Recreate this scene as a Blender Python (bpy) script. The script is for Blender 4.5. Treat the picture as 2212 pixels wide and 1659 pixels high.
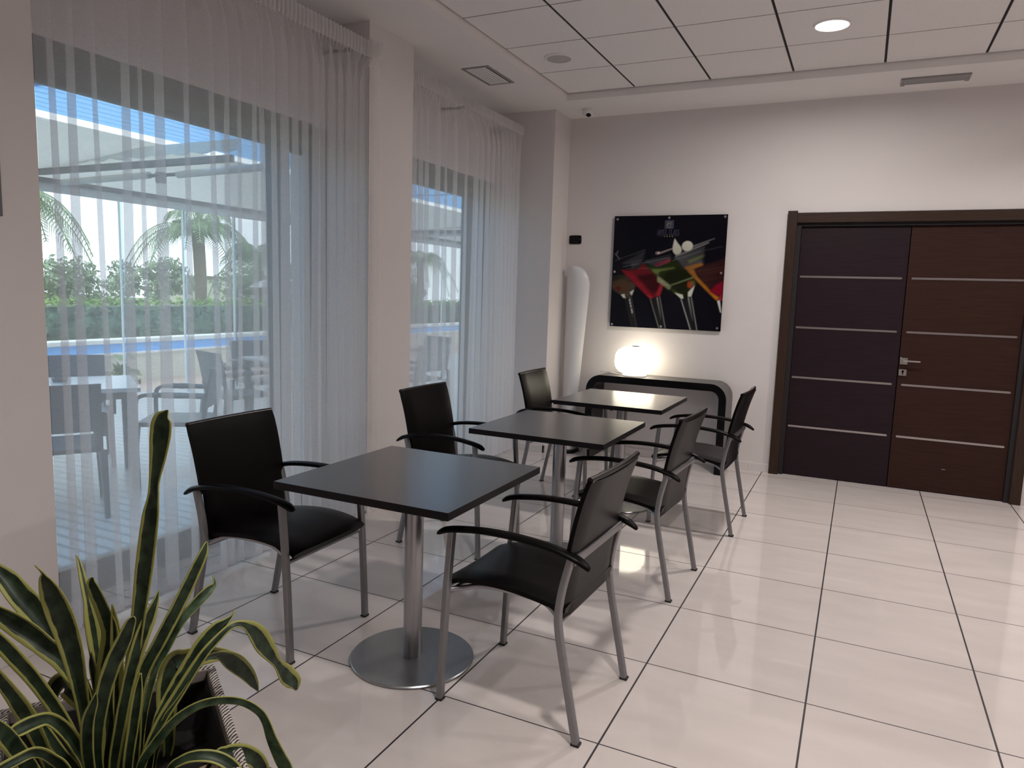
import bpy, bmesh, math, random
from mathutils import Vector, Matrix
from math import pi, sin, cos, radians as RAD

for o in list(bpy.data.objects):
    bpy.data.objects.remove(o, do_unlink=True)
SC = bpy.context.scene
COL = SC.collection

# ------------------------------------------------------------------ camera
cam_d = bpy.data.cameras.new('camera')
cam = bpy.data.objects.new('camera', cam_d)
COL.objects.link(cam)
cam_d.sensor_fit = 'HORIZONTAL'
cam_d.sensor_width = 36.0
cam_d.lens = 36.0 * 1560.97 / 2212.0
cam_d.clip_start = 0.05
cam_d.clip_end = 500
cam.matrix_world = Matrix(((0.900018, -0.082215, 0.428028, 0.66985),
                           (0.434746, 0.099427, -0.895048, -2.74993),
                           (0.031029, 0.991643, 0.125229, 1.47368),
                           (0, 0, 0, 1)))
SC.camera = cam

# ------------------------------------------------------------------ exposure
SC.view_settings.view_transform = 'Standard'
SC.view_settings.look = 'None'
SC.view_settings.exposure = 0.0
SC.view_settings.gamma = 1.0
SC.view_settings.use_curve_mapping = False
cy = SC.cycles
cy.use_denoising = True
cy.max_bounces = 9
cy.diffuse_bounces = 5
cy.glossy_bounces = 4
cy.transmission_bounces = 6
cy.transparent_max_bounces = 24
cy.caustics_reflective = False
cy.caustics_refractive = False
cy.sample_clamp_indirect = 4.0

# ------------------------------------------------------------------ sky
SKY_STRENGTH = 2.5
W = bpy.data.worlds.new('sky')
SC.world = W
W.use_nodes = True
nt = W.node_tree
nt.nodes.clear()
tc = nt.nodes.new('ShaderNodeTexCoord')
sx = nt.nodes.new('ShaderNodeSeparateXYZ')
nt.links.new(tc.outputs['Generated'], sx.inputs[0])
cr = nt.nodes.new('ShaderNodeValToRGB')
cr.color_ramp.elements[0].position = 0.0
cr.color_ramp.elements[0].color = (0.78, 0.90, 1.0, 1)
cr.color_ramp.elements[1].position = 0.7
cr.color_ramp.elements[1].color = (0.80, 0.90, 1.0, 1)
nt.links.new(sx.outputs['Z'], cr.inputs[0])
no = nt.nodes.new('ShaderNodeTexNoise')
no.inputs['Scale'].default_value = 3.0
no.inputs['Detail'].default_value = 6.0
nt.links.new(tc.outputs['Generated'], no.inputs['Vector'])
nr = nt.nodes.new('ShaderNodeValToRGB')
nr.color_ramp.elements[0].position = 0.42
nr.color_ramp.elements[1].position = 0.62
nt.links.new(no.outputs['Fac'], nr.inputs[0])
mx = nt.nodes.new('ShaderNodeMixRGB')
mx.inputs[2].default_value = (0.88, 0.945, 1.0, 1)
nt.links.new(nr.outputs['Color'], mx.inputs[0])
nt.links.new(cr.outputs['Color'], mx.inputs[1])
bg = nt.nodes.new('ShaderNodeBackground')
bg.inputs['Strength'].default_value = SKY_STRENGTH
nt.links.new(mx.outputs[0], bg.inputs['Color'])
wo = nt.nodes.new('ShaderNodeOutputWorld')
nt.links.new(bg.outputs[0], wo.inputs['Surface'])

DOWNLIGHT_W = 33.5
LAMP_STRENGTH = 4.2

# ------------------------------------------------------------------ materials
def new_mat(name):
    m = bpy.data.materials.new(name)
    m.use_nodes = True
    n = m.node_tree
    return m, n, n.nodes['Principled BSDF']

def mat(name, col, rough=0.5, metal=0.0, noise=0.0, nscale=20.0, stretch=(1, 1, 1), bump=0.0, bscale=None,
        spec=0.5, coat=0.0, emit=None, estr=0.0, detail=4.0, aniso=0.0):
    m, n, b = new_mat(name)
    b.inputs['Base Color'].default_value = (*col, 1)
    b.inputs['Roughness'].default_value = rough
    b.inputs['Metallic'].default_value = metal
    b.inputs['Specular IOR Level'].default_value = spec
    b.inputs['Coat Weight'].default_value = coat
    b.inputs['Coat Roughness'].default_value = 0.2
    b.inputs['Anisotropic'].default_value = aniso
    if emit:
        b.inputs['Emission Color'].default_value = (*emit, 1)
        b.inputs['Emission Strength'].default_value = estr
    t = n.nodes.new('ShaderNodeTexCoord')
    mp = n.nodes.new('ShaderNodeMapping')
    mp.inputs['Scale'].default_value = stretch
    n.links.new(t.outputs['Object'], mp.inputs['Vector'])
    tx = n.nodes.new('ShaderNodeTexNoise')
    tx.inputs['Scale'].default_value = nscale
    tx.inputs['Detail'].default_value = detail
    n.links.new(mp.outputs[0], tx.inputs['Vector'])
    if noise > 0:
        r = n.nodes.new('ShaderNodeValToRGB')
        r.color_ramp.elements[0].position = 0.3
        r.color_ramp.elements[1].position = 0.7
        r.color_ramp.elements[0].color = (*[max(0, c * (1 - noise)) for c in col], 1)
        r.color_ramp.elements[1].color = (*[min(1, c * (1 + noise)) for c in col], 1)
        n.links.new(tx.outputs['Fac'], r.inputs[0])
        n.links.new(r.outputs['Color'], b.inputs['Base Color'])
    if bump > 0:
        src = tx
        if bscale:
            src = n.nodes.new('ShaderNodeTexNoise')
            src.inputs['Scale'].default_value = bscale
            src.inputs['Detail'].default_value = 3
            n.links.new(mp.outputs[0], src.inputs['Vector'])
        bp = n.nodes.new('ShaderNodeBump')
        bp.inputs['Strength'].default_value = bump
        bp.inputs['Distance'].default_value = 0.01
        n.links.new(src.outputs['Fac'], bp.inputs['Height'])
        n.links.new(bp.outputs[0], b.inputs['Normal'])
    return m

M = {}
M['wall'] = mat('wall_paint', (0.72, 0.685, 0.68), 0.7, noise=0.015, nscale=3, bump=0.05, bscale=300)
M['ceil'] = mat('ceiling_paint', (0.84, 0.81, 0.80), 0.8, noise=0.01, nscale=4)
M['ctile'] = mat('ceiling_tile', (0.86, 0.83, 0.825), 0.85, noise=0.02, nscale=60, bump=0.05, bscale=200)
M['black_gap'] = mat('grid_shadow_black', (0.015, 0.012, 0.014), 0.8)
M['gridgrey'] = mat('grid_grey', (0.30, 0.29, 0.29), 0.5)
M['leather'] = mat('dark_leather', (0.0035, 0.0025, 0.003), 0.33, noise=0.25, nscale=9, bump=0.05, bscale=420, spec=0.11)
M['leather_trim'] = mat('leather_piping', (0.006, 0.004, 0.005), 0.25, spec=0.5)
M['alu'] = mat('silver_paint', (0.25, 0.25, 0.26), 0.38, metal=0.75, noise=0.04, nscale=50)
M['alu_brush'] = mat('brushed_steel', (0.40, 0.40, 0.42), 0.30, metal=0.95, noise=0.08, nscale=40, stretch=(14, 14, 0.4), aniso=0.4)
M['disc'] = mat('silver_disc', (0.33, 0.34, 0.35), 0.30, metal=0.8, noise=0.03, nscale=60)
M['rubber'] = mat('black_rubber', (0.012, 0.012, 0.012), 0.6)
M['table'] = mat('black_table_laminate', (0.018, 0.017, 0.018), 0.26, noise=0.12, nscale=30, stretch=(1, 12, 1), spec=0.5, bump=0.02, bscale=90, coat=0.7)
M['table_edge'] = mat('table_edge', (0.007, 0.005, 0.007), 0.45, spec=0.2)
M['black'] = mat('black_gloss', (0.003, 0.003, 0.004), 0.3, spec=0.2)
M['console_top'] = mat('console_grey', (0.060, 0.058, 0.056), 0.36, noise=0.05, nscale=30)
M['white_pl'] = mat('white_plastic', (0.80, 0.79, 0.79), 0.35)
M['totem'] = mat('white_lacquer', (0.74, 0.75, 0.78), 0.35)
M['chrome'] = mat('satin_chrome', (0.72, 0.69, 0.69), 0.22, metal=1.0)
M['strip'] = mat('steel_strip', (0.60, 0.56, 0.56), 0.30, metal=1.0)
M['frame'] = mat('anthracite_frame', (0.15, 0.152, 0.16), 0.45, noise=0.03, nscale=30)
M['panelgrey'] = mat('grey_panel', (0.19, 0.195, 0.20), 0.5)
M['dl_ring'] = mat('downlight_ring', (0.82, 0.80, 0.80), 0.4)
M['spk'] = mat('speaker_mesh', (0.50, 0.47, 0.46), 0.7, noise=0.1, nscale=900)
M['grille'] = mat('grille_grey', (0.42, 0.42, 0.41), 0.45, noise=0.02)
M['linear'] = mat('linear_grey', (0.27, 0.265, 0.26), 0.4)
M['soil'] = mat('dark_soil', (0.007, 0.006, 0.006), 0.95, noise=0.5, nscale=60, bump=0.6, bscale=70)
M['dry'] = mat('dry_leaf', (0.36, 0.25, 0.17), 0.7, noise=0.3, nscale=30)
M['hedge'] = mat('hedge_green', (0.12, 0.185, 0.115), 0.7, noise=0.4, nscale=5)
M['hedge_top'] = mat('hedge_lit_top', (0.20, 0.34, 0.08), 0.7, noise=0.4, nscale=6)  # lighter yellow-green: light on the hedge top put into the colour
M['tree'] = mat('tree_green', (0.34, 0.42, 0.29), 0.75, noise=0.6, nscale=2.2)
M['palm'] = mat('palm_green', (0.27, 0.36, 0.20), 0.6, noise=0.4, nscale=4)
M['trunk'] = mat('palm_trunk', (0.22, 0.18, 0.13), 0.9, noise=0.4, nscale=8, stretch=(1, 1, 4))
M['grass'] = mat('lawn', (0.22, 0.30, 0.12), 0.9, noise=0.3, nscale=3)
M['cream'] = mat('cream_render', (0.70, 0.66, 0.56), 0.85, noise=0.06, nscale=4)
M['capwhite'] = mat('white_coping', (0.80, 0.81, 0.80), 0.6, noise=0.04, nscale=8)
M['blue'] = mat('pool_blue', (0.20, 0.49, 0.95), 0.4, noise=0.05, nscale=10)
M['water'] = mat('pool_water', (0.10, 0.42, 0.70), 0.08)
M['terracotta'] = mat('pink_paving', (0.55, 0.42, 0.36), 0.8, noise=0.08, nscale=10)
M['resin'] = mat('grey_resin', (0.13, 0.145, 0.155), 0.45)
M['ext_top'] = mat('grey_white_tabletop', (0.55, 0.58, 0.61), 0.25)
M['fabric'] = mat('awning_fabric', (0.46, 0.45, 0.42), 0.9, noise=0.06, nscale=12)
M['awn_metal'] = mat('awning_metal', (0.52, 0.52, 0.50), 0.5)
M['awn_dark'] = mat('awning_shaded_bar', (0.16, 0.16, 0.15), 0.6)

def wood(name, c1, c2, horiz=True, rough=0.42):
    m, n, b = new_mat(name)
    t = n.nodes.new('ShaderNodeTexCoord')
    mp = n.nodes.new('ShaderNodeMapping')
    mp.inputs['Scale'].default_value = (1.2, 1.2, 70) if horiz else (70, 70, 1.2)
    n.links.new(t.outputs['Object'], mp.inputs['Vector'])
    tx = n.nodes.new('ShaderNodeTexNoise')
    tx.inputs['Scale'].default_value = 5
    tx.inputs['Detail'].default_value = 7
    tx.inputs['Roughness'].default_value = 0.65
    n.links.new(mp.outputs[0], tx.inputs['Vector'])
    r = n.nodes.new('ShaderNodeValToRGB')
    r.color_ramp.elements[0].position = 0.32
    r.color_ramp.elements[1].position = 0.68
    r.color_ramp.elements[0].color = (*c1, 1)
    r.color_ramp.elements[1].color = (*c2, 1)
    n.links.new(tx.outputs['Fac'], r.inputs[0])
    n.links.new(r.outputs[0], b.inputs['Base Color'])
    b.inputs['Roughness'].default_value = rough
    b.inputs['Specular IOR Level'].default_value = 0.18
    bp = n.nodes.new('ShaderNodeBump')
    bp.inputs['Strength'].default_value = 0.08
    bp.inputs['Distance'].default_value = 0.005
    n.links.new(tx.outputs['Fac'], bp.inputs['Height'])
    n.links.new(bp.outputs[0], b.inputs['Normal'])
    return m
M['wenge_l'] = wood('wenge_violet', (0.013, 0.0065, 0.010), (0.025, 0.0135, 0.019), rough=0.5)
M['wenge_r'] = wood('wenge_brown', (0.020, 0.0075, 0.0055), (0.046, 0.019, 0.014), rough=0.5)
M['wenge_j'] = wood('wenge_jamb', (0.026, 0.014, 0.010), (0.058, 0.034, 0.025), horiz=False)
M['wenge_lin'] = wood('wenge_lintel', (0.026, 0.014, 0.010), (0.058, 0.034, 0.025))

def tiled_floor():
    m, n, b = new_mat('polished_porcelain_tiles')
    t = n.nodes.new('ShaderNodeTexCoord')
    s = n.nodes.new('ShaderNodeSeparateXYZ')
    n.links.new(t.outputs['Object'], s.inputs[0])
    def line(axis, half):
        a = n.nodes.new('ShaderNodeMath'); a.operation = 'DIVIDE'; a.inputs[1].default_value = 0.6
        n.links.new(s.outputs[axis], a.inputs[0])
        f = n.nodes.new('ShaderNodeMath'); f.operation = 'ROUND'
        n.links.new(a.outputs[0], f.inputs[0])
        d = n.nodes.new('ShaderNodeMath'); d.operation = 'SUBTRACT'
        n.links.new(a.outputs[0], d.inputs[0]); n.links.new(f.outputs[0], d.inputs[1])
        e = n.nodes.new('ShaderNodeMath'); e.operation = 'ABSOLUTE'
        n.links.new(d.outputs[0], e.inputs[0])
        l = n.nodes.new('ShaderNodeMath'); l.operation = 'LESS_THAN'; l.inputs[1].default_value = half / 0.6
        n.links.new(e.outputs[0], l.inputs[0])
        return l, f
    lx, fx = line('X', 0.0034)
    ly, fy = line('Y', 0.0027)
    g = n.nodes.new('ShaderNodeMath'); g.operation = 'MAXIMUM'
    n.links.new(lx.outputs[0], g.inputs[0]); n.links.new(ly.outputs[0], g.inputs[1])
    tx = n.nodes.new('ShaderNodeTexNoise'); tx.inputs['Scale'].default_value = 2.2; tx.inputs['Detail'].default_value = 6
    mp = n.nodes.new('ShaderNodeMapping'); mp.inputs['Scale'].default_value = (1.0, 3.0, 1.0)
    n.links.new(t.outputs['Object'], mp.inputs['Vector']); n.links.new(mp.outputs[0], tx.inputs['Vector'])
    r = n.nodes.new('ShaderNodeValToRGB')
    r.color_ramp.elements[0].position = 0.3; r.color_ramp.elements[1].position = 0.7
    r.color_ramp.elements[0].color = (0.62, 0.565, 0.54, 1); r.color_ramp.elements[1].color = (0.69, 0.63, 0.602, 1)
    n.links.new(tx.outputs['Fac'], r.inputs[0])
    x = n.nodes.new('ShaderNodeMixRGB'); x.inputs[2].default_value = (0.018, 0.014, 0.017, 1)
    n.links.new(g.outputs[0], x.inputs[0]); n.links.new(r.outputs[0], x.inputs[1])
    n.links.new(x.outputs[0], b.inputs['Base Color'])
    k = n.nodes.new('ShaderNodeMath'); k.operation = 'MULTIPLY_ADD'; k.inputs[1].default_value = 0.5; k.inputs[2].default_value = 0.045
    n.links.new(g.outputs[0], k.inputs[0]); n.links.new(k.outputs[0], b.inputs['Roughness'])
    b.inputs['IOR'].default_value = 1.55
    b.inputs['Specular IOR Level'].default_value = 0.55
    return m
M['floor'] = tiled_floor()

def deck():
    m, n, b = new_mat('grey_deck_boards')
    t = n.nodes.new('ShaderNodeTexCoord')
    w = n.nodes.new('ShaderNodeTexWave'); w.wave_type = 'BANDS'; w.bands_direction = 'Y'
    w.inputs['Scale'].default_value = 3.2; w.inputs['Distortion'].default_value = 0.5; w.inputs['Detail Scale'].default_value = 0.4
    n.links.new(t.outputs['Object'], w.inputs['Vector'])
    r = n.nodes.new('ShaderNodeValToRGB')
    r.color_ramp.elements[0].color = (0.30, 0.31, 0.32, 1); r.color_ramp.elements[1].color = (0.52, 0.535, 0.55, 1)
    r.color_ramp.elements[0].position = 0.0; r.color_ramp.elements[1].position = 0.35
    n.links.new(w.outputs['Fac'], r.inputs[0]); n.links.new(r.outputs[0], b.inputs['Base Color'])
    b.inputs['Roughness'].default_value = 0.35
    return m
M['deck'] = deck()

def sheer(name, lo, hi):
    m = bpy.data.materials.new(name); m.use_nodes = True
    n = m.node_tree; n.nodes.clear()
    o = n.nodes.new('ShaderNodeOutputMaterial')
    tr = n.nodes.new('ShaderNodeBsdfTransparent'); tr.inputs[0].default_value = (0.99, 0.99, 1, 1)
    df = n.nodes.new('ShaderNodeBsdfDiffuse'); df.inputs[0].default_value = (0.90, 0.88, 0.875, 1)
    tl = n.nodes.new('ShaderNodeBsdfTranslucent'); tl.inputs[0].default_value = (0.95, 0.95, 0.95, 1)
    m1 = n.nodes.new('ShaderNodeMixShader'); m1.inputs[0].default_value = 0.6
    n.links.new(df.outputs[0], m1.inputs[1]); n.links.new(tl.outputs[0], m1.inputs[2])
    m2 = n.nodes.new('ShaderNodeMixShader')
    t = n.nodes.new('ShaderNodeTexCoord')
    tx = n.nodes.new('ShaderNodeTexNoise'); tx.inputs['Scale'].default_value = 60
    mp = n.nodes.new('ShaderNodeMapping'); mp.inputs['Scale'].default_value = (1, 1, 6)
    n.links.new(t.outputs['Object'], mp.inputs['Vector']); n.links.new(mp.outputs[0], tx.inputs['Vector'])
    r = n.nodes.new('ShaderNodeMapRange'); r.inputs['To Min'].default_value = lo; r.inputs['To Max'].default_value = hi
    n.links.new(tx.outputs['Fac'], r.inputs['Value']); n.links.new(r.outputs[0], m2.inputs[0])
    n.links.new(tr.outputs[0], m2.inputs[1]); n.links.new(m1.outputs[0], m2.inputs[2])
    n.links.new(m2.outputs[0], o.inputs['Surface'])
    return m
M['sheer'] = sheer('white_sheer_voile', 0.33, 0.43)
M['heading'] = sheer('gathered_voile', 0.66, 0.76)

def glass(name, tint, refl=0.06):
    m = bpy.data.materials.new(name); m.use_nodes = True
    n = m.node_tree; n.nodes.clear()
    o = n.nodes.new('ShaderNodeOutputMaterial')
    tr = n.nodes.new('ShaderNodeBsdfTransparent'); tr.inputs[0].default_value = (*tint, 1)
    gl = n.nodes.new('ShaderNodeBsdfGlossy'); gl.inputs['Roughness'].default_value = 0.02
    f = n.nodes.new('ShaderNodeFresnel'); f.inputs[0].default_value = 1.45
    mm = n.nodes.new('ShaderNodeMath'); mm.operation = 'MULTIPLY'; mm.inputs[1].default_value = refl * 16
    n.links.new(f.outputs[0], mm.inputs[0])
    mm.use_clamp = True
    x = n.nodes.new('ShaderNodeMixShader')
    n.links.new(mm.outputs[0], x.inputs[0]); n.links.new(tr.outputs[0], x.inputs[1]); n.links.new(gl.outputs[0], x.inputs[2])
    n.links.new(x.outputs[0], o.inputs['Surface'])
    return m
M['glass'] = glass('window_glass', (0.93, 0.97, 0.97), 0.04)
M['screen'] = glass('clear_wind_screen_edge', (0.75, 0.85, 0.97), 0.06)

def translucent(name, col, f=0.6):
    m = bpy.data.materials.new(name); m.use_nodes = True
    n = m.node_tree; n.nodes.clear()
    o = n.nodes.new('ShaderNodeOutputMaterial')
    tl = n.nodes.new('ShaderNodeBsdfTranslucent'); tl.inputs[0].default_value = (*col, 1)
    df = n.nodes.new('ShaderNodeBsdfDiffuse'); df.inputs[0].default_value = (*col, 1)
    t = n.nodes.new('ShaderNodeTexCoord')
    tx = n.nodes.new('ShaderNodeTexNoise'); tx.inputs['Scale'].default_value = 6
    n.links.new(t.outputs['Object'], tx.inputs['Vector'])
    r = n.nodes.new('ShaderNodeMapRange'); r.inputs['To Min'].default_value = f - 0.06; r.inputs['To Max'].default_value = f + 0.06
    n.links.new(tx.outputs['Fac'], r.inputs['Value'])
    x = n.nodes.new('ShaderNodeMixShader')
    n.links.new(r.outputs[0], x.inputs[0]); n.links.new(df.outputs[0], x.inputs[1]); n.links.new(tl.outputs[0], x.inputs[2])
    n.links.new(x.outputs[0], o.inputs['Surface'])
    return m
M['poly'] = translucent('blue_polycarbonate', (0.52, 0.74, 0.95), 0.88)
M['canvas'] = translucent('canopy_canvas', (0.80, 0.80, 0.77), 0.6)

def leaf_mat(name, thr, dark=1.0):
    m, n, b = new_mat(name)
    uv = n.nodes.new('ShaderNodeUVMap'); uv.uv_map = 'UVMap'
    s = n.nodes.new('ShaderNodeSeparateXYZ'); n.links.new(uv.outputs[0], s.inputs[0])
    a = n.nodes.new('ShaderNodeMath'); a.operation = 'SUBTRACT'; a.inputs[1].default_value = 0.5
    n.links.new(s.outputs['X'], a.inputs[0])
    ab = n.nodes.new('ShaderNodeMath'); ab.operation = 'ABSOLUTE'; n.links.new(a.outputs[0], ab.inputs[0])
    t = n.nodes.new('ShaderNodeTexCoord')
    nz = n.nodes.new('ShaderNodeTexNoise'); nz.inputs['Scale'].default_value = 38; nz.inputs['Detail'].default_value = 5
    n.links.new(t.outputs['Object'], nz.inputs['Vector'])
    ad = n.nodes.new('ShaderNodeMath'); ad.operation = 'MULTIPLY_ADD'; ad.inputs[1].default_value = 0.12
    n.links.new(nz.outputs['Fac'], ad.inputs[0]); n.links.new(ab.outputs[0], ad.inputs[2])
    g = n.nodes.new('ShaderNodeValToRGB')
    g.color_ramp.elements[0].position = 0.35; g.color_ramp.elements[1].position = 0.68
    g.color_ramp.elements[0].color = (0.008 * dark, 0.018 * dark, 0.008 * dark, 1); g.color_ramp.elements[1].color = (0.036 * dark, 0.060 * dark, 0.032 * dark, 1)
    n.links.new(nz.outputs['Fac'], g.inputs[0])
    r = n.nodes.new('ShaderNodeValToRGB')
    r.color_ramp.elements[0].position = thr; r.color_ramp.elements[0].color = (0, 0, 0, 1)
    r.color_ramp.elements[1].position = thr + 0.02; r.color_ramp.elements[1].color = (1, 1, 1, 1)
    n.links.new(ad.outputs[0], r.inputs[0])
    x = n.nodes.new('ShaderNodeMixRGB'); x.inputs[2].default_value = (0.30, 0.30, 0.085, 1)
    n.links.new(r.outputs[0], x.inputs[0]); n.links.new(g.outputs[0], x.inputs[1])
    n.links.new(x.outputs[0], b.inputs['Base Color'])
    b.inputs['Roughness'].default_value = 0.45
    b.inputs['Specular IOR Level'].default_value = 0.3
    return m
M['leaf'] = [leaf_mat('variegated_leaf', 0.43), leaf_mat('variegated_leaf_wide_margin', 0.375), leaf_mat('variegated_leaf_pale', 0.22), leaf_mat('leaf_grey_back', 0.50, 2.2)]

def carved():
    m, n, b = new_mat('carved_whitewashed_rim')
    t = n.nodes.new('ShaderNodeTexCoord')
    w = n.nodes.new('ShaderNodeTexWave'); w.wave_type = 'BANDS'; w.bands_direction = 'DIAGONAL'
    w.inputs['Scale'].default_value = 56; w.inputs['Distortion'].default_value = 2.2; w.inputs['Detail'].default_value = 2; w.inputs['Detail Scale'].default_value = 1.5
    n.links.new(t.outputs['Object'], w.inputs['Vector'])
    r = n.nodes.new('ShaderNodeValToRGB')
    r.color_ramp.elements[0].position = 0.30; r.color_ramp.elements[0].color = (0.03, 0.025, 0.025, 1)
    r.color_ramp.elements[1].position = 0.48; r.color_ramp.elements[1].color = (0.52, 0.47, 0.43, 1)
    n.links.new(w.outputs['Fac'], r.inputs[0]); n.links.new(r.outputs[0], b.inputs['Base Color'])
    b.inputs['Roughness'].default_value = 0.7
    bp = n.nodes.new('ShaderNodeBump'); bp.inputs['Strength'].default_value = 0.6; bp.inputs['Distance'].default_value = 0.004
    n.links.new(w.outputs['Fac'], bp.inputs['Height']); n.links.new(bp.outputs[0], b.inputs['Normal'])
    return m
M['carved'] = carved()
M['rim_plain'] = mat('whitewashed_rim', (0.36, 0.31, 0.29), 0.75, noise=0.15, nscale=30)
M['lampglass'] = mat('lit_opal_glass', (0.9, 0.88, 0.82), 0.3, emit=(1.0, 0.90, 0.70), estr=LAMP_STRENGTH)
M['lampglass'].node_tree.nodes['Principled BSDF'].inputs['Emission Strength'].default_value = LAMP_STRENGTH
M['lens'] = mat('lit_downlight_lens', (0.9, 0.9, 0.9), 0.4, emit=(1.0, 0.95, 0.93), estr=6.0)

# ------------------------------------------------------------------ mesh helpers
class MB:
    def __init__(s):
        s.v = []; s.f = []; s.mi = []; s.uv = {}
    def add(s, vs, fs, mi=0):
        o = len(s.v); s.v += [tuple(p) for p in vs]
        for f in fs:
            s.f.append([i + o for i in f]); s.mi.append(mi)
        return o
    def box(s, x0, x1, y0, y1, z0, z1, mi=0):
        vs = [(x, y, z) for z in (z0, z1) for y in (y0, y1) for x in (x0, x1)]
        s.add(vs, [(0, 2, 3, 1), (4, 5, 7, 6), (0, 1, 5, 4), (2, 6, 7, 3), (0, 4, 6, 2), (1, 3, 7, 5)], mi)
    def lathe(s, prof, n=48, c=(0, 0, 0), mi=0, axis='z', closed_top=True, closed_bot=True):
        vs = []
        for r, z in prof:
            for k in range(n):
                a = 2 * pi * k / n
                if axis == 'z': vs.append((c[0] + r * cos(a), c[1] + r * sin(a), c[2] + z))
                elif axis == 'y': vs.append((c[0] + r * cos(a), c[1] + z, c[2] + r * sin(a)))
                else: vs.append((c[0] + z, c[1] + r * cos(a), c[2] + r * sin(a)))
        fs = []
        for i in range(len(prof) - 1):
            for k in range(n):
                k2 = (k + 1) % n
                fs.append((i * n + k, i * n + k2, (i + 1) * n + k2, (i + 1) * n + k))
        if closed_bot: fs.append(tuple(range(n - 1, -1, -1)))
        if closed_top: fs.append(tuple((len(prof) - 1) * n + k for k in range(n)))
        s.add(vs, fs, mi)
    def cyl(s, c, r, h, n=32, mi=0, axis='z'):
        s.lathe([(r, 0), (r, h)], n, c, mi, axis)
    def tube(s, path, prof, up=(0, 0, 1), mi=0, scales=None, cap=True):
        """sweep a closed 2-D profile [(a, b)] along a path; a runs along side, b along the local up"""
        P = [Vector(p) for p in path]; n = len(prof); vs = []
        up = Vector(up)
        for i, p in enumerate(P):
            d = (P[min(i + 1, len(P) - 1)] - P[max(i - 1, 0)]).normalized()
            side = d.cross(up)
            if side.length < 1e-5: side = d.cross(Vector((1, 0, 0)))
            side.normalize(); u = side.cross(d).normalized()
            k = scales[i] if scales else (1, 1)
            for a, b in prof: vs.append(p + side * a * k[0] + u * b * k[1])
        fs = []
        for i in range(len(P) - 1):
            for k in range(n):
                k2 = (k + 1) % n
                fs.append((i * n + k, i * n + k2, (i + 1) * n + k2, (i + 1) * n + k))
        if cap:
            fs.append(tuple(range(n - 1, -1, -1)))
            fs.append(tuple((len(P) - 1) * n + k for k in range(n)))
        s.add(vs, fs, mi)
    def prism(s, pts, y0, y1, mi=0, plane='xz'):
        """extrude an outline; plane xz -> along y, xy -> along z, yz -> along x"""
        n = len(pts)
        def q(a, b, c):
            return (a, c, b) if plane == 'xz' else ((a, b, c) if plane == 'xy' else (c, a, b))
        vs = [q(a, b, y0) for a, b in pts] + [q(a, b, y1) for a, b in pts]
        fs = [tuple(range(n)), tuple(range(2 * n - 1, n - 1, -1))]
        for k in range(n):
            k2 = (k + 1) % n
            fs.append((k, n + k, n + k2, k2))
        s.add(vs, fs, mi)
    def grid(s, rows, mi=0, wrap=False):
        m = len(rows[0]); vs = [p for r in rows for p in r]; fs = []
        for i in range(len(rows) - 1):
            for j in range(m - 1):
                fs.append((i * m + j, i * m + j + 1, (i + 1) * m + j + 1, (i + 1) * m + j))
        s.add(vs, fs, mi)

def rrect(w, h, r, n=4):
    out = []
    for cx, cy_, a0 in ((w / 2 - r, h / 2 - r, 0), (-w / 2 + r, h / 2 - r, 90), (-w / 2 + r, -h / 2 + r, 180), (w / 2 - r, -h / 2 + r, 270)):
        for k in range(n + 1):
            a = RAD(a0 + 90 * k / n); out.append((cx + r * cos(a), cy_ + r * sin(a)))
    return out
def circ(r, n=16): return [(r * cos(2 * pi * k / n), r * sin(2 * pi * k / n)) for k in range(n)]
def spline(pts, per=8):
    P = [Vector(p) for p in pts]; out = []
    for i in range(len(P) - 1):
        p0 = P[max(i - 1, 0)]; p1 = P[i]; p2 = P[i + 1]; p3 = P[min(i + 2, len(P) - 1)]
        for k in range(per):
            t = k / per
            out.append(0.5 * ((2 * p1) + (p2 - p0) * t + (2 * p0 - 5 * p1 + 4 * p2 - p3) * t * t + (3 * p1 - p0 - 3 * p2 + p3) * t ** 3))
    out.append(P[-1]); return out
def lerp(a, b, t): return a + (b - a) * t
def interp(tab, x):
    if x <= tab[0][0]: return tab[0][1]
    for (a, u), (b, v) in zip(tab, tab[1:]):
        if x <= b: return u + (v - u) * (x - a) / (b - a)
    return tab[-1][1]

def obj(name, mb, mats, parent=None, smooth=40, bevel=0.0, bseg=2):
    me = bpy.data.meshes.new(name)
    me.from_pydata([tuple(p) for p in mb.v], [], mb.f)
    if not isinstance(mats, (list, tuple)): mats = [mats]
    for m in mats: me.materials.append(m)
    me.polygons.foreach_set('material_index', mb.mi)
    bm = bmesh.new(); bm.from_mesh(me)
    if smooth: bmesh.ops.recalc_face_normals(bm, faces=bm.faces)
    bm.to_mesh(me); bm.free()
    if smooth:
        me.polygons.foreach_set('use_smooth', [True] * len(me.polygons))
        me.set_sharp_from_angle(angle=RAD(smooth))
    me.update()
    o = bpy.data.objects.new(name, me); COL.objects.link(o)
    if parent: o.parent = parent
    if bevel > 0:
        b = o.modifiers.new('bevel', 'BEVEL'); b.width = bevel; b.segments = bseg; b.limit_method = 'ANGLE'; b.angle_limit = RAD(40)
        b.harden_normals = False
    return o
def thing(name, label, cat, loc=(0, 0, 0), rz=0.0, group=None):
    o = bpy.data.objects.new(name, None); COL.objects.link(o)
    o.empty_display_size = 0.1
    o.location = loc; o.rotation_euler = (0, 0, rz)
    return tag(o, label, cat, group)
def tag(o, label, cat, group=None):
    o['label'] = label; o['category'] = cat
    if group: o['group'] = group
    return o
def struct(o): o['kind'] = 'structure'; return o
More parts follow.
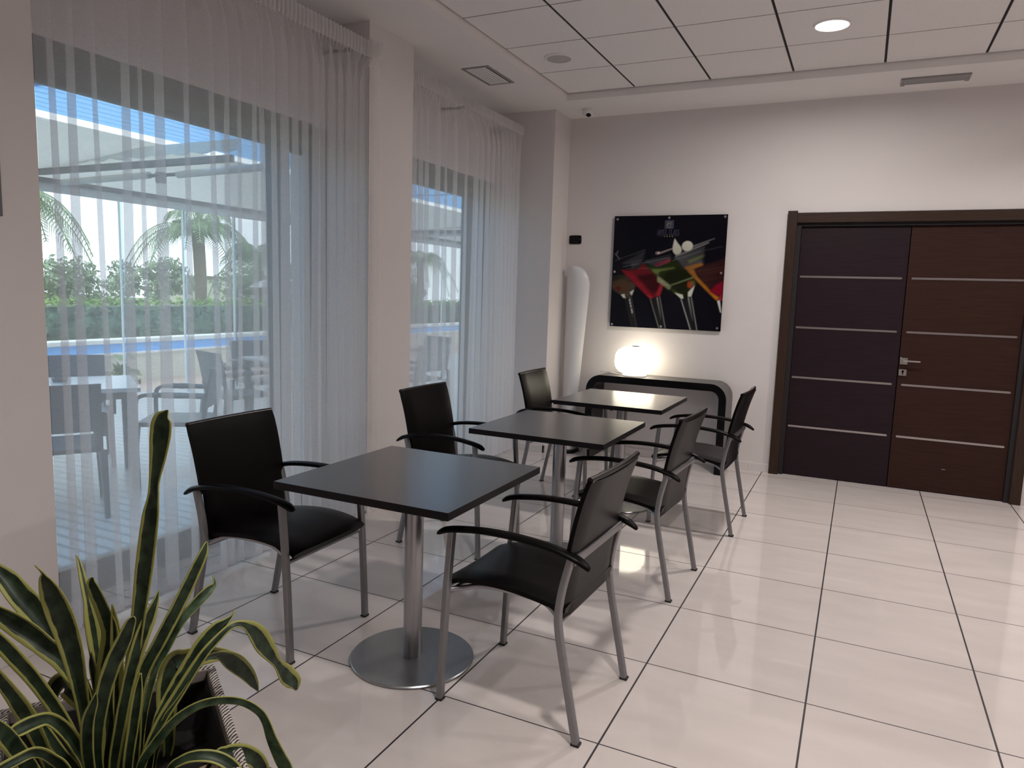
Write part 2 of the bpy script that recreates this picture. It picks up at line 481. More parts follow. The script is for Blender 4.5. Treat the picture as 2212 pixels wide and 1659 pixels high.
def dup(root, label, loc, rz=0.0, group=None):
    def cp(o, par):
        c = o.copy(); COL.objects.link(c)
        if par: c.parent = par
        for ch in o.children: cp(ch, c)
        return c
    r = cp(root, None); r.location = loc; r.rotation_euler = (0, 0, rz)
    r['label'] = label
    if group: r['group'] = group
    return r

# ================================================================== ROOM
WX = -2.165      # face of the piers on the window side
WIN = -2.50      # inner face of the window frames
YW = 3.74        # back wall
ZC = 3.09        # plaster border of the ceiling
ZT = 3.149       # recessed tile ceiling
XR, YB = 4.6, -7.2

b = MB(); b.box(-2.52, XR, YB, YW + 0.2, -0.05, 0.0)
struct(obj('floor', b, M['floor'], smooth=0))

b = MB()
b.box(-2.80, 0.06, YW, YW + 0.2, 0, ZC + 0.3)
b.box(1.85, XR, YW, YW + 0.2, 0, ZC + 0.3)
b.box(0.06, 1.85, YW, YW + 0.2, 2.20, ZC + 0.3)
struct(obj('wall_back', b, M['wall'], smooth=0))

b = MB()
b.box(-2.80, WX, YB, -1.01, 0, ZC + 0.3)             # near pier
b.box(-2.80, WX, 1.02, 1.50, 0, ZC + 0.3)            # middle pier
b.box(-2.80, -1.91, 3.365, YW, 0, ZC + 0.3)          # corner column
b.box(-2.80, WIN + 0.01, -1.01, 1.02, 2.47, ZC + 0.3)  # walls over the windows
b.box(-2.80, WIN + 0.01, 1.50, 3.365, 2.47, ZC + 0.3)
struct(obj('wall_left', b, M['wall'], smooth=0))
b = MB(); b.box(XR, XR + 0.15, YB, YW + 0.2, 0, ZC + 0.3)
struct(obj('wall_right', b, M['wall'], smooth=0))
b = MB(); b.box(-2.80, XR + 0.15, YB - 0.15, YB, 0, ZC + 0.3)
struct(obj('wall_front', b, M['wall'], smooth=0))

# ceiling: plaster border with a step up to the tile field
RX0, RX1, RY0, RY1 = -1.713, 3.9, -6.4, 3.135
b = MB()
b.box(-2.80, RX0, YB, YW + 0.2, ZC, ZC + 0.3)
b.box(RX1, XR + 0.15, YB, YW + 0.2, ZC, ZC + 0.3)
b.box(RX0, RX1, RY1, YW + 0.2, ZC, ZC + 0.3)
b.box(RX0, RX1, YB, RY0, ZC, ZC + 0.3)
cl = struct(obj('ceiling', b, M['ceil'], smooth=0))
XO, YO = -1.1286, 2.547
xs = [RX0] + [XO + 0.6 * k for k in range(0, 9)] + [RX1]
ys = [RY1] + [YO - 0.6 * k for k in range(0, 15)] + [RY0]
b = MB()
b.box(RX0, RX1, RY0, RY1, ZT + 0.007, ZT + 0.05, 1)
for i in range(len(xs) - 1):
    for j in range(len(ys) - 1):
        gx0 = 0.011 if i == 0 else 0.0090
        b.box(xs[i] + gx0, xs[i + 1] - 0.0085, ys[j + 1] + 0.0062, ys[j] - (0.012 if j == 0 else 0.0062), ZT, ZT + 0.006, 0)
for x in xs[1:-1]:
    b.box(x - 0.0088, x - 0.0068, RY0, RY1, ZT + 0.002, ZT + 0.0065, 2); b.box(x + 0.0068, x + 0.0088, RY0, RY1, ZT + 0.002, ZT + 0.0065, 2)
tf = obj('ceiling_tile_field', b, [M['ctile'], M['black_gap'], M['gridgrey']], parent=cl, smooth=0)
tf['label'] = 'square white suspended tiles with dark joints'

# baseboards
bb = 0.07
b = MB(); b.box(-1.90, 0.055, YW - 0.012, YW + 0.01, 0, bb); b.box(1.862, XR, YW - 0.012, YW + 0.01, 0, bb)
for x in (-1.10, -0.5, -0.12): b.box(x - 0.001, x + 0.001, YW - 0.0125, YW, 0, bb - 0.004, 1)
struct(obj('baseboard_back', b, [M['wall'], M['gridgrey']], smooth=0, bevel=0.003))
b = MB()
b.box(WX - 0.01, WX + 0.011, YB, -0.999, 0, bb)
b.box(-2.48, WX + 0.011, -1.02, -0.999, 0, bb)
b.box(WX - 0.01, WX + 0.011, 1.009, 1.511, 0, bb)
b.box(-2.48, WX, 1.009, 1.03, 0, bb); b.box(-2.48, WX, 1.49, 1.511, 0, bb)
b.box(-2.48, -1.899, 3.354, 3.37, 0, bb)
b.box(-1.92, -1.899, 3.354, YW, 0, bb)
struct(obj('baseboard_left', b, M['wall'], smooth=0, bevel=0.003))

# ---------------------------------------------------------------- windows
def window(name, y0, y1, stile0, stile1, gy0, mull):
    t = bpy.data.objects.new(name, None); COL.objects.link(t); struct(t)
    fx0, fx1 = WIN - 0.10, WIN
    b = MB()
    b.box(fx0, fx1, y0, y1, 2.315, 2.42)                 # head
    b.box(fx0, fx1, y0, y1, 2.42, 2.47, 1)               # packing strip under the lintel
    b.box(fx0, fx1, y0, y1, 0, 0.035)                    # sill track
    b.box(fx0, fx1, y0, gy0, 0.03, 2.32)                 # jambs
    b.box(fx0, fx1, y1 - 0.05, y1, 0.03, 2.32)
    obj('window_frame', b, [M['frame'], M['panelgrey']], t, smooth=0, bevel=0.002)
    sx0, sx1 = WIN - 0.06, WIN - 0.012
    b = MB()
    b.box(sx0, sx1, stile0, stile1, 0.035, 2.315)        # meeting stile
    b.box(sx0, sx1, gy0, gy0 + 0.05, 0.035, 2.315)
    b.box(sx0, sx1, gy0, stile1, 0.035, 0.15)            # bottom rail
    b.box(sx0, sx1, gy0, stile1, 2.29, 2.315)
    b.box(sx0, sx1 + 0.004, gy0, stile1, 0.150, 0.156, 1)
    sh = obj('sliding_sash', b, [M['frame'], M['grille']], t, smooth=0, bevel=0.002)
    b = MB(); b.box(WIN - 0.04, WIN - 0.034, gy0 + 0.05, stile0, 0.15, 2.29)
    obj('glass_pane', b, M['glass'], sh, smooth=0)
    b = MB(); px0, px1 = fx0 + 0.005, fx0 + 0.038        # second sash on the outer track
    b.box(px0, px1, stile0 + 0.03, stile1 + 0.01, 0.035, 2.315); b.box(px0, px1, y1 - 0.11, y1 - 0.05, 0.035, 2.315)
    b.box(px0, px1, stile1, y1 - 0.05, 0.035, 0.15); b.box(px0, px1, stile1, y1 - 0.05, 2.29, 2.315)
    s2 = obj('sliding_sash', b, M['frame'], t, smooth=0, bevel=0.002)
    b = MB(); b.box(fx0 + 0.02, fx0 + 0.026, stile1, y1 - 0.11, 0.15, 2.29)
    obj('glass_pane', b, M['glass'], s2, smooth=0)
    return t
window('window_1', -1.01, 1.02, 0.555, 0.70, -0.96, True)
window('window_2', 1.50, 3.365, 2.90, 3.03, 1.56, True)

# curtain tracks
for i, (xt, ya, yb) in enumerate(((-2.215, -1.0, 1.01), (-2.215, 1.505, 3.30))):
    b = MB(); b.box(xt - 0.012, xt + 0.012, ya, yb, 2.90, 2.93)
    for y in (ya + 0.05, (ya + yb) / 2, yb - 0.05):
        b.box(WIN + 0.01, xt, y - 0.015, y + 0.015, 2.905, 2.917)
    struct(obj('trim_%d' % (i + 1), b, M['frame'], smooth=0))

# ---------------------------------------------------------------- curtains
def curtain(name, xc, y0, y1, folds, z_top, label, seed, end_out):
    """folds: (y, width, depth) of the Z-shaped pleats, from y0 to y1"""
    rnd = random.Random(seed)
    def column(z):
        u = max(0.0, (2.86 - z) / 2.86)          # 0 under the heading .. 1 at the hem
        pts = [(y0, xc)]
        for k, (fy, w, d) in enumerate(folds):
            r = random.Random(seed * 100 + k)
            dr = r.uniform(-0.03, 0.03); wm = r.uniform(0.85, 1.25); ph = r.uniform(0, 6.28)
            yy = fy + dr * (u - 0.4) + 0.006 * sin(ph + 3 * u)
            ww = w * (0.75 + 0.45 * wm * u)
            dd = d * (0.7 + 0.9 * u)
            pts += [(yy + ww * 0.52, xc + dd), (yy - ww * 0.48, xc + 0.002), (yy + ww * 0.50, xc - dd * 0.8)]
            if k + 1 < len(folds):
                gap = folds[k + 1][0] - fy
                if gap > 0.09:
                    pts.append((yy + ww * 0.5 + (gap - ww) * 0.45, xc - dd * 0.2 + 0.012 * u * r.uniform(-1, 1)))
        pts.append((y1, xc + end_out * 0.4)); 
        if end_out: pts.append((y1 + 0.05, xc + end_out))
        return pts
    zs = [0.026, 0.06, 0.16, 0.35, 0.6, 0.9, 1.2, 1.5, 1.8, 2.1, 2.35, 2.55, 2.70, 2.80, 2.845, 2.862, 2.875]
    rows = []
    for z in zs:
        c = [Vector((p[0], p[1], 0)) for p in column(z)]
        rows.append([(q.x, q.y) for q in spline(c, 7)])
    n = len(rows[0])
    # gathered heading: evenly spaced pencil pleats
    yh = [lerp(y0, y1 + (0.05 if end_out else 0), i / (n - 1)) for i in range(n)]
    npl = int((y1 - y0) / 0.030)
    for i, z in enumerate(zs):
        k = max(0.0, min(1.0, (z - 2.74) / (2.862 - 2.74))) ** 1.3
        for j in range(n):
            y, x = rows[i][j]
            pl = xc + 0.012 + 0.009 * sin(2 * pi * npl * j / (n - 1)) + (end_out * max(0, (yh[j] - (y1 - 0.04)) / 0.09) if end_out else 0)
            rows[i][j] = (lerp(y, yh[j], k), lerp(x, pl, k))
    b = MB()
    b.grid([[(x, y, z) for y, x in r] for r, z in zip(rows, zs)])
    o = obj(name, b, M['sheer'], smooth=180)
    # heading tape, gathered
    b = MB(); hz = [2.872, 2.90, 2.94, z_top]
    hr = []
    for z in hz:
        hr.append([(xc + 0.018 + (0.014 if 2.88 < z < 2.96 else 0.010) * sin(2 * pi * npl * j / (n - 1)) +
                    (end_out * max(0, (yh[j] - (y1 - 0.04)) / 0.09) if end_out else 0), yh[j], z) for j in range(n)])
    b.grid(hr)
    b.grid([[(p[0] - 0.006, p[1], p[2]) for p in r] for r in hr])
    h = obj('gathered_heading', b, M['heading'], o, smooth=180)
    # doubled hem
    b = MB()
    b.grid([[(x + 0.0015, y, z) for y, x in r] for r, z in zip(rows[:3], zs[:3])][:2])
    obj('hem', b, M['sheer'], o, smooth=180)
    return tag(o, label, 'curtain', 'sheer curtains')
F1 = [(-0.94, .022, .012), (-0.86, .032, .014), (-0.755, .018, .010), (-0.64, .034, .016), (-0.56, .014, .010), (-0.465, .046, .018),
      (-0.33, .020, .012), (-0.17, .018, .012), (-0.095, .022, .012), (-0.02, .012, .010), (0.085, .020, .014), (0.14, .024, .014),
      (0.22, .024, .014), (0.30, .050, .022), (0.375, .030, .02), (0.455, .034, .02), (0.535, .050, .024), (0.60, .030, .02), (0.68, .052, .026), (0.76, .036, .02),
      (0.835, .050, .024), (0.90, .036, .02), (0.965, .040, .02)]
curtain('sheer_curtain', -2.185, -0.995, 1.03, F1, 2.968,
        'wide white sheer curtain over the nearer window, spread thin on its left side', 3, 0.055)
F2 = [(1.57, .05, .02), (1.65, .04, .02), (1.73, .034, .018), (1.87, .060, .02), (2.01, .016, .012), (2.13, .050, .018), (2.30, .020, .014),
      (2.45, .060, .022), (2.56, .030, .02), (2.66, .050, .02), (2.76, .036, .02), (2.84, .046, .024), (2.93, .034, .02), (3.01, .050, .024), (3.09, .034, .02), (3.16, .044, .02), (3.23, .03, .02)]
curtain('sheer_curtain', -2.205, 1.515, 3.30, F2, 2.945,
        'narrower white sheer curtain over the farther window, between pier and corner column', 7, 0.0)

# ---------------------------------------------------------------- double door
d = bpy.data.objects.new('door_1', None); COL.objects.link(d); struct(d)
b = MB(); b.box(0.055, 0.128, 3.700, 3.80, 0, 2.212)
obj('jamb', b, M['wenge_j'], d, smooth=0, bevel=0.002)
b = MB(); b.box(1.790, 1.862, 3.700, 3.80, 0, 2.205)
obj('jamb', b, M['wenge_j'], d, smooth=0, bevel=0.002)
b = MB(); b.box(0.128, 1.790, 3.704, 3.80, 2.116, 2.193)
obj('lintel', b, M['wenge_lin'], d, smooth=0, bevel=0.002)
b = MB(); b.box(0.128, 0.163, 3.735, 3.80, 0, 2.116); b.box(1.757, 1.790, 3.735, 3.80, 0, 2.116); b.box(0.163, 1.757, 3.735, 3.80, 2.09, 2.116)
b.box(0.10, 1.82, 3.802, 3.83, 0, 2.16)  # added dark backing sheet, keeps sky light out of the gap between leaves
obj('door_stop_and_backing', b, M['black_gap'], d, smooth=0)
def leaf(x0, x1, mt, sx0, sx1):
    b = MB(); b.box(x0, x1, 3.760, 3.80, 0.006, 2.088)
    L = obj('door_leaf', b, mt, d, smooth=0, bevel=0.002)
    for z in (1.681, 1.261, 0.842, 0.424):
        b = MB()
        pts = []
        for k in range(9): a = RAD(-90 + 180 * k / 8); pts.append((sx1 - 0.008 + 0.008 * cos(a), z + 0.008 * sin(a)))
        for k in range(9): a = RAD(90 + 180 * k / 8); pts.append((sx0 + 0.008 + 0.008 * cos(a), z + 0.008 * sin(a)))
        b.prism(pts, 3.756, 3.765)
        obj('inlay_strip', b, M['strip'], L, smooth=30)
    return L
leaf(0.165, 0.960, M['wenge_l'], 0.178, 0.931)
L2 = leaf(0.966, 1.756, M['wenge_r'], 0.995, 1.729)
b = MB()
b.box(0.972, 1.026, 3.750, 3.762, 1.006, 1.058)
b.cyl((1.000, 3.715, 1.034), 0.012, 0.04, 20, axis='y')
b.tube([(0.996, 3.713, 1.036), (1.05, 3.711, 1.036), (1.112, 3.713, 1.036)], rrect(0.010, 0.012, 0.003), mi=0)
obj('lever_handle', b, M['chrome'], L2, smooth=30, bevel=0.001)
b = MB(); b.box(0.971, 1.025, 3.750, 3.762, 0.916, 0.966)
b.cyl((0.9985, 3.7485, 0.950), 0.009, 0.003, 20, 1, 'y'); b.box(0.9945, 1.0025, 3.7485, 3.752, 0.925, 0.948, 1)
obj('keyhole_plate', b, [M['chrome'], M['black']], L2, smooth=30)
b = MB(); b.box(1.335, 1.360, 3.7592, 3.761, 0.196, 0.198)
obj('scratch_mark', b, M['wall'], L2, smooth=0)

# ================================================================== FURNITURE
# ---------------------------------------------------------------- tables
def make_table(label, loc):
    t = thing('pedestal_table', label, 'table', loc, 0, 'square black pedestal tables')
    h = 0.3725
    b = MB(); b.box(-h, h, -h, h, 0.732, 0.760, 0)
    o = obj('tabletop', b, [M['table'], M['table_edge']], t, smooth=0, bevel=0.0015)
    for p in o.data.polygons:
        p.material_index = 0 if p.normal.z > 0.5 else 1
    b = MB(); b.lathe([(0.037, 0.010), (0.037, 0.725)], 48)
    obj('column', b, M['alu_brush'], t, smooth=40)
    b = MB(); b.box(-0.16, 0.16, -0.02, 0.02, 0.722, 0.7318); b.box(-0.02, 0.02, -0.16, 0.16, 0.722, 0.7318)
    obj('mounting_plate', b, M['rubber'], t, smooth=0)
    b = MB(); b.lathe([(0.243, 0.0), (0.247, 0.003), (0.247, 0.008), (0.243, 0.0115), (0.04, 0.013)], 96)
    obj('base_plate', b, M['disc'], t, smooth=30)
    return t
T1 = make_table('black square table nearest the camera, beside the potted plant', (-0.854, -0.418, 0))
dup(T1, 'middle black square table of the row, between the nearest and farthest ones', (-0.772, 0.905, 0))
dup(T1, 'farthest black square table, in front of the lit lamp and console', (-0.798, 2.13, 0))

# ---------------------------------------------------------------- chairs
def slab(b, xf, yhalf, ts, th, ny=9, crown=None, mi=0):
    """cushion-like sheet: xf(t) -> (x, z, nx, nz) centre line, yhalf(t) half width"""
    front, back = [], []
    for t in ts:
        x, z, nx, nz = xf(t); hw = yhalf(t)
        rf, rb = [], []
        for j in range(ny):
            s = -1 + 2 * j / (ny - 1)
            e = min(1.0, (1 - abs(s)) * hw / 0.02)
            k = th / 2 * (0.45 + 0.55 * math.sqrt(max(0, e * (2 - e))))
            off = crown(t, s) if crown else 0
            rf.append((x + nx * (k + off), s * hw, z + nz * (k + off)))
            rb.append((x - nx * (k - off), s * hw, z - nz * (k - off)))
        front.append(rf); back.append(rb)
    o = len(b.v)
    m = ny; n = len(ts)
    b.v += [p for r in front for p in r] + [p for r in back for p in r]
    q = n * m
    def F(*i): b.f.append([a + o for a in i]); b.mi.append(mi)
    for i in range(n - 1):
        for j in range(m - 1):
            F(i * m + j, i * m + j + 1, (i + 1) * m + j + 1, (i + 1) * m + j)
            F(q + i * m + j, q + (i + 1) * m + j, q + (i + 1) * m + j + 1, q + i * m + j + 1)
        F(i * m, (i + 1) * m, q + (i + 1) * m, q + i * m)
        F(i * m + m - 1, q + i * m + m - 1, q + (i + 1) * m + m - 1, (i + 1) * m + m - 1)
    for j in range(m - 1):
        F(j, q + j, q + j + 1, j + 1)
        e = (n - 1) * m
        F(e + j, e + j + 1, q + e + j + 1, q + e + j)

def make_chair(label, loc, rz):
    t = thing('leather_armchair', label, 'chair', loc, rz, 'dark leather armchairs')
    # seat: saddle-shaped sheet, crowned along its length, front edge rolled down
    prof = [(-0.205, 0.440), (-0.16, 0.446), (-0.10, 0.456), (-0.03, 0.465), (0.05, 0.470), (0.13, 0.467), (0.20, 0.457), (0.245, 0.444), (0.268, 0.430)]
    c = spline([(x, 0, z) for x, z in prof], 3)
    def seat_xf(k):
        p = c[k]; d = (c[min(k + 1, len(c) - 1)] - c[max(k - 1, 0)]).normalized()
        return p.x, p.z, -d.z, d.x
    b = MB()
    slab(b, seat_xf, lambda k: 0.223, range(len(c)), 0.036, 11, lambda k, s: -0.006 * (1 - s * s))
    obj('seat', b, M['leather'], t, smooth=60)
    # backrest: lower sheet between the rear legs, wider sleeve above the cross bar, leaning back
    bp = [(-0.190, 0.412), (-0.190, 0.46), (-0.197, 0.53), (-0.208, 0.60), (-0.212, 0.635), (-0.224, 0.70), (-0.242, 0.78), (-0.262, 0.85), (-0.277, 0.893)]
    cb = spline([(x, 0, z) for x, z in bp], 3)
    def back_xf(k):
        p = cb[k]; d = (cb[min(k + 1, len(cb) - 1)] - cb[max(k - 1, 0)]).normalized()
        return p.x, p.z, d.z, -d.x
    def bw(k):
        z = cb[k].z
        return interp([(0.40, 0.220), (0.612, 0.220), (0.636, 0.236), (0.86, 0.240), (0.90, 0.236)], z)
    b = MB()
    slab(b, back_xf, bw, range(len(cb)), 0.033, 11, lambda k, s: -0.012 * (1 - s * s) * max(0, (cb[k].z - 0.6) / 0.3))
    bk = obj('backrest', b, M['leather'], t, smooth=60)
    b = MB(); e = cb[-1]
    b.tube([(e.x - 0.012 * (1 - (s / 6) ** 2), 0.236 * s / 6, e.z + 0.001) for s in range(-6, 7)], circ(0.011, 10))
    obj('piping', b, M['leather_trim'], bk, smooth=60)
    lp = rrect(0.028, 0.022, 0.004, 3)
    for sgn in (-1, 1):
        y = sgn * 0.241
        b = MB()
        b.tube(spline([(0.263, y, 0.007), (0.255, y, 0.20), (0.243, y, 0.43), (0.226, y, 0.640)], 5), lp, up=(1, 0, 0))
        lg = obj('leg', b, M['alu'], t, smooth=40)
        b = MB(); b.box(0.249, 0.277, y - 0.0145, y + 0.0145, 0, 0.009)
        obj('foot_cap', b, M['rubber'], lg, smooth=0, bevel=0.002)
        b = MB()
        b.tube(spline([(-0.270, y, 0.007), (-0.240, y, 0.15), (-0.206, y, 0.31), (-0.192, y, 0.39), (-0.190, y, 0.44), (-0.200, y, 0.52), (-0.226, y, 0.628)], 5), lp, up=(1, 0, 0))
        lg = obj('leg', b, M['alu'], t, smooth=40)
        b = MB(); b.box(-0.286, -0.256, y - 0.0145, y + 0.0145, 0, 0.009)
        obj('foot_cap', b, M['rubber'], lg, smooth=0, bevel=0.002)
        # armrest: padded bow, pinched at both ends
        ap = spline([(-0.292, y, 0.603), (-0.272, y, 0.617), (-0.235, y, 0.634), (-0.15, y, 0.653), (-0.03, y, 0.663), (0.09, y, 0.662), (0.19, y, 0.651), (0.245, y, 0.640), (0.272, y, 0.628), (0.284, y, 0.620)], 4)
        n = len(ap); sc = []
        for i in range(n):
            u = min(i, n - 1 - i)
            k = min(1.0, 0.40 + 0.60 * (u / 7.0) ** 0.7)
            sc.append((k, min(1, 0.35 + 0.65 * (u / 6.0) ** 0.7)))
        ro = [(0.023 * cos(a), 0.0125 * (sin(a) if sin(a) > 0 else 0.8 * sin(a))) for a in [2 * pi * k / 18 for k in range(18)]]
        b = MB(); b.tube(ap, ro, scales=sc)
        obj('armrest', b, M['leather'], t, smooth=60)
        b = MB()
        b.tube(spline([(0.243, y * 0.95, 0.418), (0.20, y * 0.86, 0.424), (0.12, y * 0.80, 0.444), (-0.02, y * 0.80, 0.448), (-0.12, y * 0.80, 0.436), (-0.190, y * 0.92, 0.405)], 5), circ(0.0095, 10))
        obj('seat_rail', b, M['alu_brush'], t, smooth=60)
    b = MB(); b.tube([(-0.232, -0.234, 0.618), (-0.232, 0.234, 0.618)], rrect(0.013, 0.030, 0.004, 3))
    obj('cross_bar', b, M['alu'], t, smooth=40)
    b = MB(); b.tube([(0.243, -0.23, 0.405), (0.243, 0.23, 0.405)], circ(0.009, 10))
    obj('stretcher', b, M['alu'], t, smooth=60)
    b = MB(); b.tube([(-0.188, -0.23, 0.400), (-0.188, 0.23, 0.400)], circ(0.008, 10))
    obj('stretcher', b, M['alu'], t, smooth=60)
    return t
CH = make_chair('dark leather armchair nearest the window curtain, left of the front table', (-1.508, -0.455, 0), RAD(0.6))
dup(CH, 'dark leather armchair in the foreground, right of the front table, seen from behind', (-0.326, -0.392, 0), pi - RAD(2.0))
dup(CH, 'dark leather armchair right of the middle table, its back towards the door', (-0.325, 0.895, 0), pi - RAD(3.0))
dup(CH, 'dark leather armchair right of the farthest table, nearest the dark door', (-0.222, 2.065, 0), pi - RAD(1.5))
dup(CH, 'dark leather armchair left of the middle table, in front of the pier between the curtains', (-1.393, 0.905, 0), RAD(-1.5))
dup(CH, 'dark leather armchair left of the farthest table, near the corner column', (-1.240, 2.175, 0), RAD(0.5))

# ---------------------------------------------------------------- console table
def arch(x0, x1, h, r, t):
    out = []
    P = [(x0, 0)]
    for k in range(13): a = RAD(180 - 90 * k / 12); P.append((x0 + r + r * cos(a), h - r + r * sin(a)))
    for k in range(13): a = RAD(90 - 90 * k / 12); P.append((x1 - r + r * cos(a), h - r + r * sin(a)))
    P += [(x1, 0)]
    q = r - t
    I = [(x1 - t, 0)]
    for k in range(13): a = RAD(0 + 90 * k / 12); I.append((x1 - r + q * cos(a), h - r + q * sin(a)))
    for k in range(13): a = RAD(90 + 90 * k / 12); I.append((x0 + r + q * cos(a), h - r + q * sin(a)))
    I += [(x0 + t, 0)]
    return P, I
cn = thing('console_table', 'dark arched console table with rounded corners against the back wall', 'console table', (-0.905, 3.55, 0))
P, I = arch(-0.618, 0.618, 0.768, 0.135, 0.062)
n = len(P); I = I[::-1]      # same order as P
b = MB(); o0 = 0
for y in (-0.165, 0.165):
    b.v += [(x, y, z) for x, z in P] + [(x, y, z) for x, z in I]
def F(mi, *i): b.f.append(list(i)); b.mi.append(mi)
for k in range(n - 1):
    F(1, k, k + 1, n + k + 1, n + k)                                    # front face
    F(1, 2 * n + k, 3 * n + k, 3 * n + k + 1, 2 * n + k + 1)
    F(0, k, 2 * n + k, 2 * n + k + 1, k + 1)                            # outside
    F(1, n + k, n + k + 1, 3 * n + k + 1, 3 * n + k)                    # inside
F(1, 0, n, 3 * n, 2 * n); F(1, n - 1, 3 * n - 1, 4 * n - 1, 2 * n - 1)
obj('arched_frame', b, [M['console_top'], M['black']], cn, smooth=30)
# ---------------------------------------------------------------- lamp
lp = thing('table_lamp', 'lit round opal glass lamp on the console table below the poster', 'lamp', (-1.118, 3.52, 0.768))
prof = []
for k in range(25):
    a = -pi / 2 + pi * k / 24
    ca, sa = cos(a), sin(a)
    prof.append((max(0.002, 0.180 * (abs(ca) ** 0.62)), 0.140 + 0.124 * (abs(sa) ** 0.78) * (1 if sa > 0 else -1)))
b = MB(); b.lathe(prof, 64)
obj('lamp_shade', b, M['lampglass'], lp, smooth=80)
b = MB(); b.lathe([(0.106, 0.0), (0.108, 0.004), (0.106, 0.013), (0.09, 0.018), (0.09, 0.03)], 48)
obj('lamp_base', b, M['white_pl'], lp, smooth=40)
b = MB(); b.lathe([(0.036, 0.256), (0.036, 0.266), (0.028, 0.270)], 32)
obj('lamp_cap', b, M['gridgrey'], lp, smooth=40)
b = MB(); b.tube(spline([(-0.10, 0.02, 0.006), (-0.17, 0.05, 0.005), (-0.24, 0.02, 0.018), (-0.31, 0.05, 0.012), (-0.36, 0.10, 0.010), (-0.37, 0.165, 0.005), (-0.375, 0.19, -0.05), (-0.375, 0.19, -0.3)], 6), circ(0.0028, 8))
obj('lamp_cable', b, M['white_pl'], lp, smooth=60)

# ================================================================== ON THE WALLS AND CEILING
# ---------------------------------------------------------------- poster (1 m square panel on stand-off screws)
import numpy as np
ART = {"bounds":[[0.007,0.999],[1.012,1.005],[1.002,-0.0],[-0.005,0.001]],"g1bowl":[[0.005,0.478],[0.132,0.473],[0.224,0.387],[0.203,0.291],[0.143,0.256],[0.088,0.295],[-0.001,0.356]],"g1olive":[[0.065,0.35]],"g1rim":[[0.073,0.571],[0.2,0.634],[0.301,0.692],[0.276,0.605],[0.271,0.558],[0.182,0.528],[0.172,0.575]],"g1white1":[[0.092,0.292],[0.126,0.3],[0.139,0.26],[0.116,0.266]],"g1white2":[[0.175,0.316],[0.215,0.343],[0.195,0.287]],"g1stem":[[0.136,0.252],[0.192,0.283],[0.256,0.006],[0.21,0.007]],"g2bowl":[[0.088,0.516],[0.228,0.522],[0.293,0.577],[0.484,0.404],[0.454,0.288],[0.37,0.266],[0.228,0.387]],"g2dark":[[0.223,0.474],[0.386,0.499],[0.465,0.41],[0.433,0.327],[0.382,0.311]],"g2low":[[0.228,0.387],[0.37,0.266],[0.393,0.271],[0.375,0.303],[0.265,0.395]],"g2low2":[[0.418,0.297],[0.454,0.288],[0.484,0.404],[0.464,0.421]],"g2rim":[[0.299,0.591],[0.539,0.643],[0.534,0.594],[0.421,0.542],[0.323,0.577]],"g2pink":[[0.382,0.574],[0.533,0.622],[0.531,0.593],[0.413,0.549]],"g2stem":[[0.37,0.261],[0.454,0.286],[0.521,0.004],[0.462,0.005]],"g3bowl":[[0.296,0.577],[0.428,0.542],[0.569,0.615],[0.769,0.428],[0.735,0.3],[0.651,0.272],[0.48,0.404]],"g3glow":[[0.355,0.534],[0.444,0.521],[0.425,0.471],[0.494,0.422],[0.554,0.38],[0.63,0.311],[0.586,0.324],[0.433,0.464]],"g3white":[[0.586,0.324],[0.659,0.308],[0.669,0.273],[0.647,0.272]],"g3white2":[[0.704,0.331],[0.761,0.396],[0.735,0.293],[0.707,0.292]],"g3olive":[[0.721,0.398]],"g3streak":[[0.539,0.391],[0.742,0.469],[0.757,0.459],[0.554,0.384]],"g3hi":[[0.363,0.524],[0.577,0.548],[0.574,0.537],[0.394,0.499]],"g3stem":[[0.647,0.269],[0.735,0.293],[0.803,0.0],[0.746,0.002]],"g4rim":[[0.561,0.629],[0.83,0.735],[0.821,0.652],[0.643,0.581]],"g4rimlight":[[0.571,0.65],[0.862,0.77],[0.856,0.756],[0.575,0.633]],"g4grn":[[0.684,0.602],[0.828,0.659],[0.815,0.638],[0.699,0.588]],"g4or":[[0.652,0.552],[0.804,0.589],[0.827,0.569],[0.745,0.533],[0.777,0.47],[0.858,0.402],[0.911,0.34],[0.998,0.273],[0.95,0.271],[0.795,0.414]],"g4dark":[[0.745,0.533],[1.005,0.619],[1.01,0.398],[0.904,0.34],[0.815,0.429]],"g4red":[[1.001,0.433],[0.948,0.404],[0.89,0.343],[0.94,0.313],[1.002,0.311]],"g4redbot":[[0.963,0.272],[0.988,0.321],[1.005,0.269]],"g4stem":[[0.96,0.265],[0.984,0.269],[1.002,0.161],[0.992,0.168]],"g4smoke":[[0.591,0.615],[0.65,0.581],[0.809,0.624],[0.819,0.582],[0.652,0.545]],"pick":[[0.435,0.678],[0.549,0.717],[0.549,0.707],[0.439,0.664]],"pickend":[[0.413,0.67]],"pick2":[[0.718,0.735],[0.908,0.801],[0.909,0.796],[0.723,0.718]],"drop":[[0.56,0.8],[0.585,0.763],[0.62,0.721],[0.626,0.689],[0.609,0.665],[0.577,0.658],[0.551,0.686],[0.547,0.728]],"onion":[[0.675,0.732]],"onionr":[[0.723,0.732]],"logo":[[0.466,0.955],[0.542,0.956],[0.543,0.884],[0.469,0.882]],"text":[[0.403,0.877],[0.602,0.879],[0.603,0.83],[0.404,0.829]],"stars":[[0.467,0.817],[0.491,0.817],[0.514,0.817],[0.538,0.817]],"lines":[[0.405,0.819],[0.456,0.82],[0.55,0.821],[0.6,0.821]],"sc":[[0.03,0.972],[0.503,0.978],[0.984,0.98],[0.024,0.5],[0.98,0.503],[0.022,0.019],[0.482,0.019],[0.977,0.027]]}
ps = thing('framed_poster', 'square black glossy poster of tilted cocktail glasses on the back wall', 'poster', (-1.433, 3.7165, 1.195))
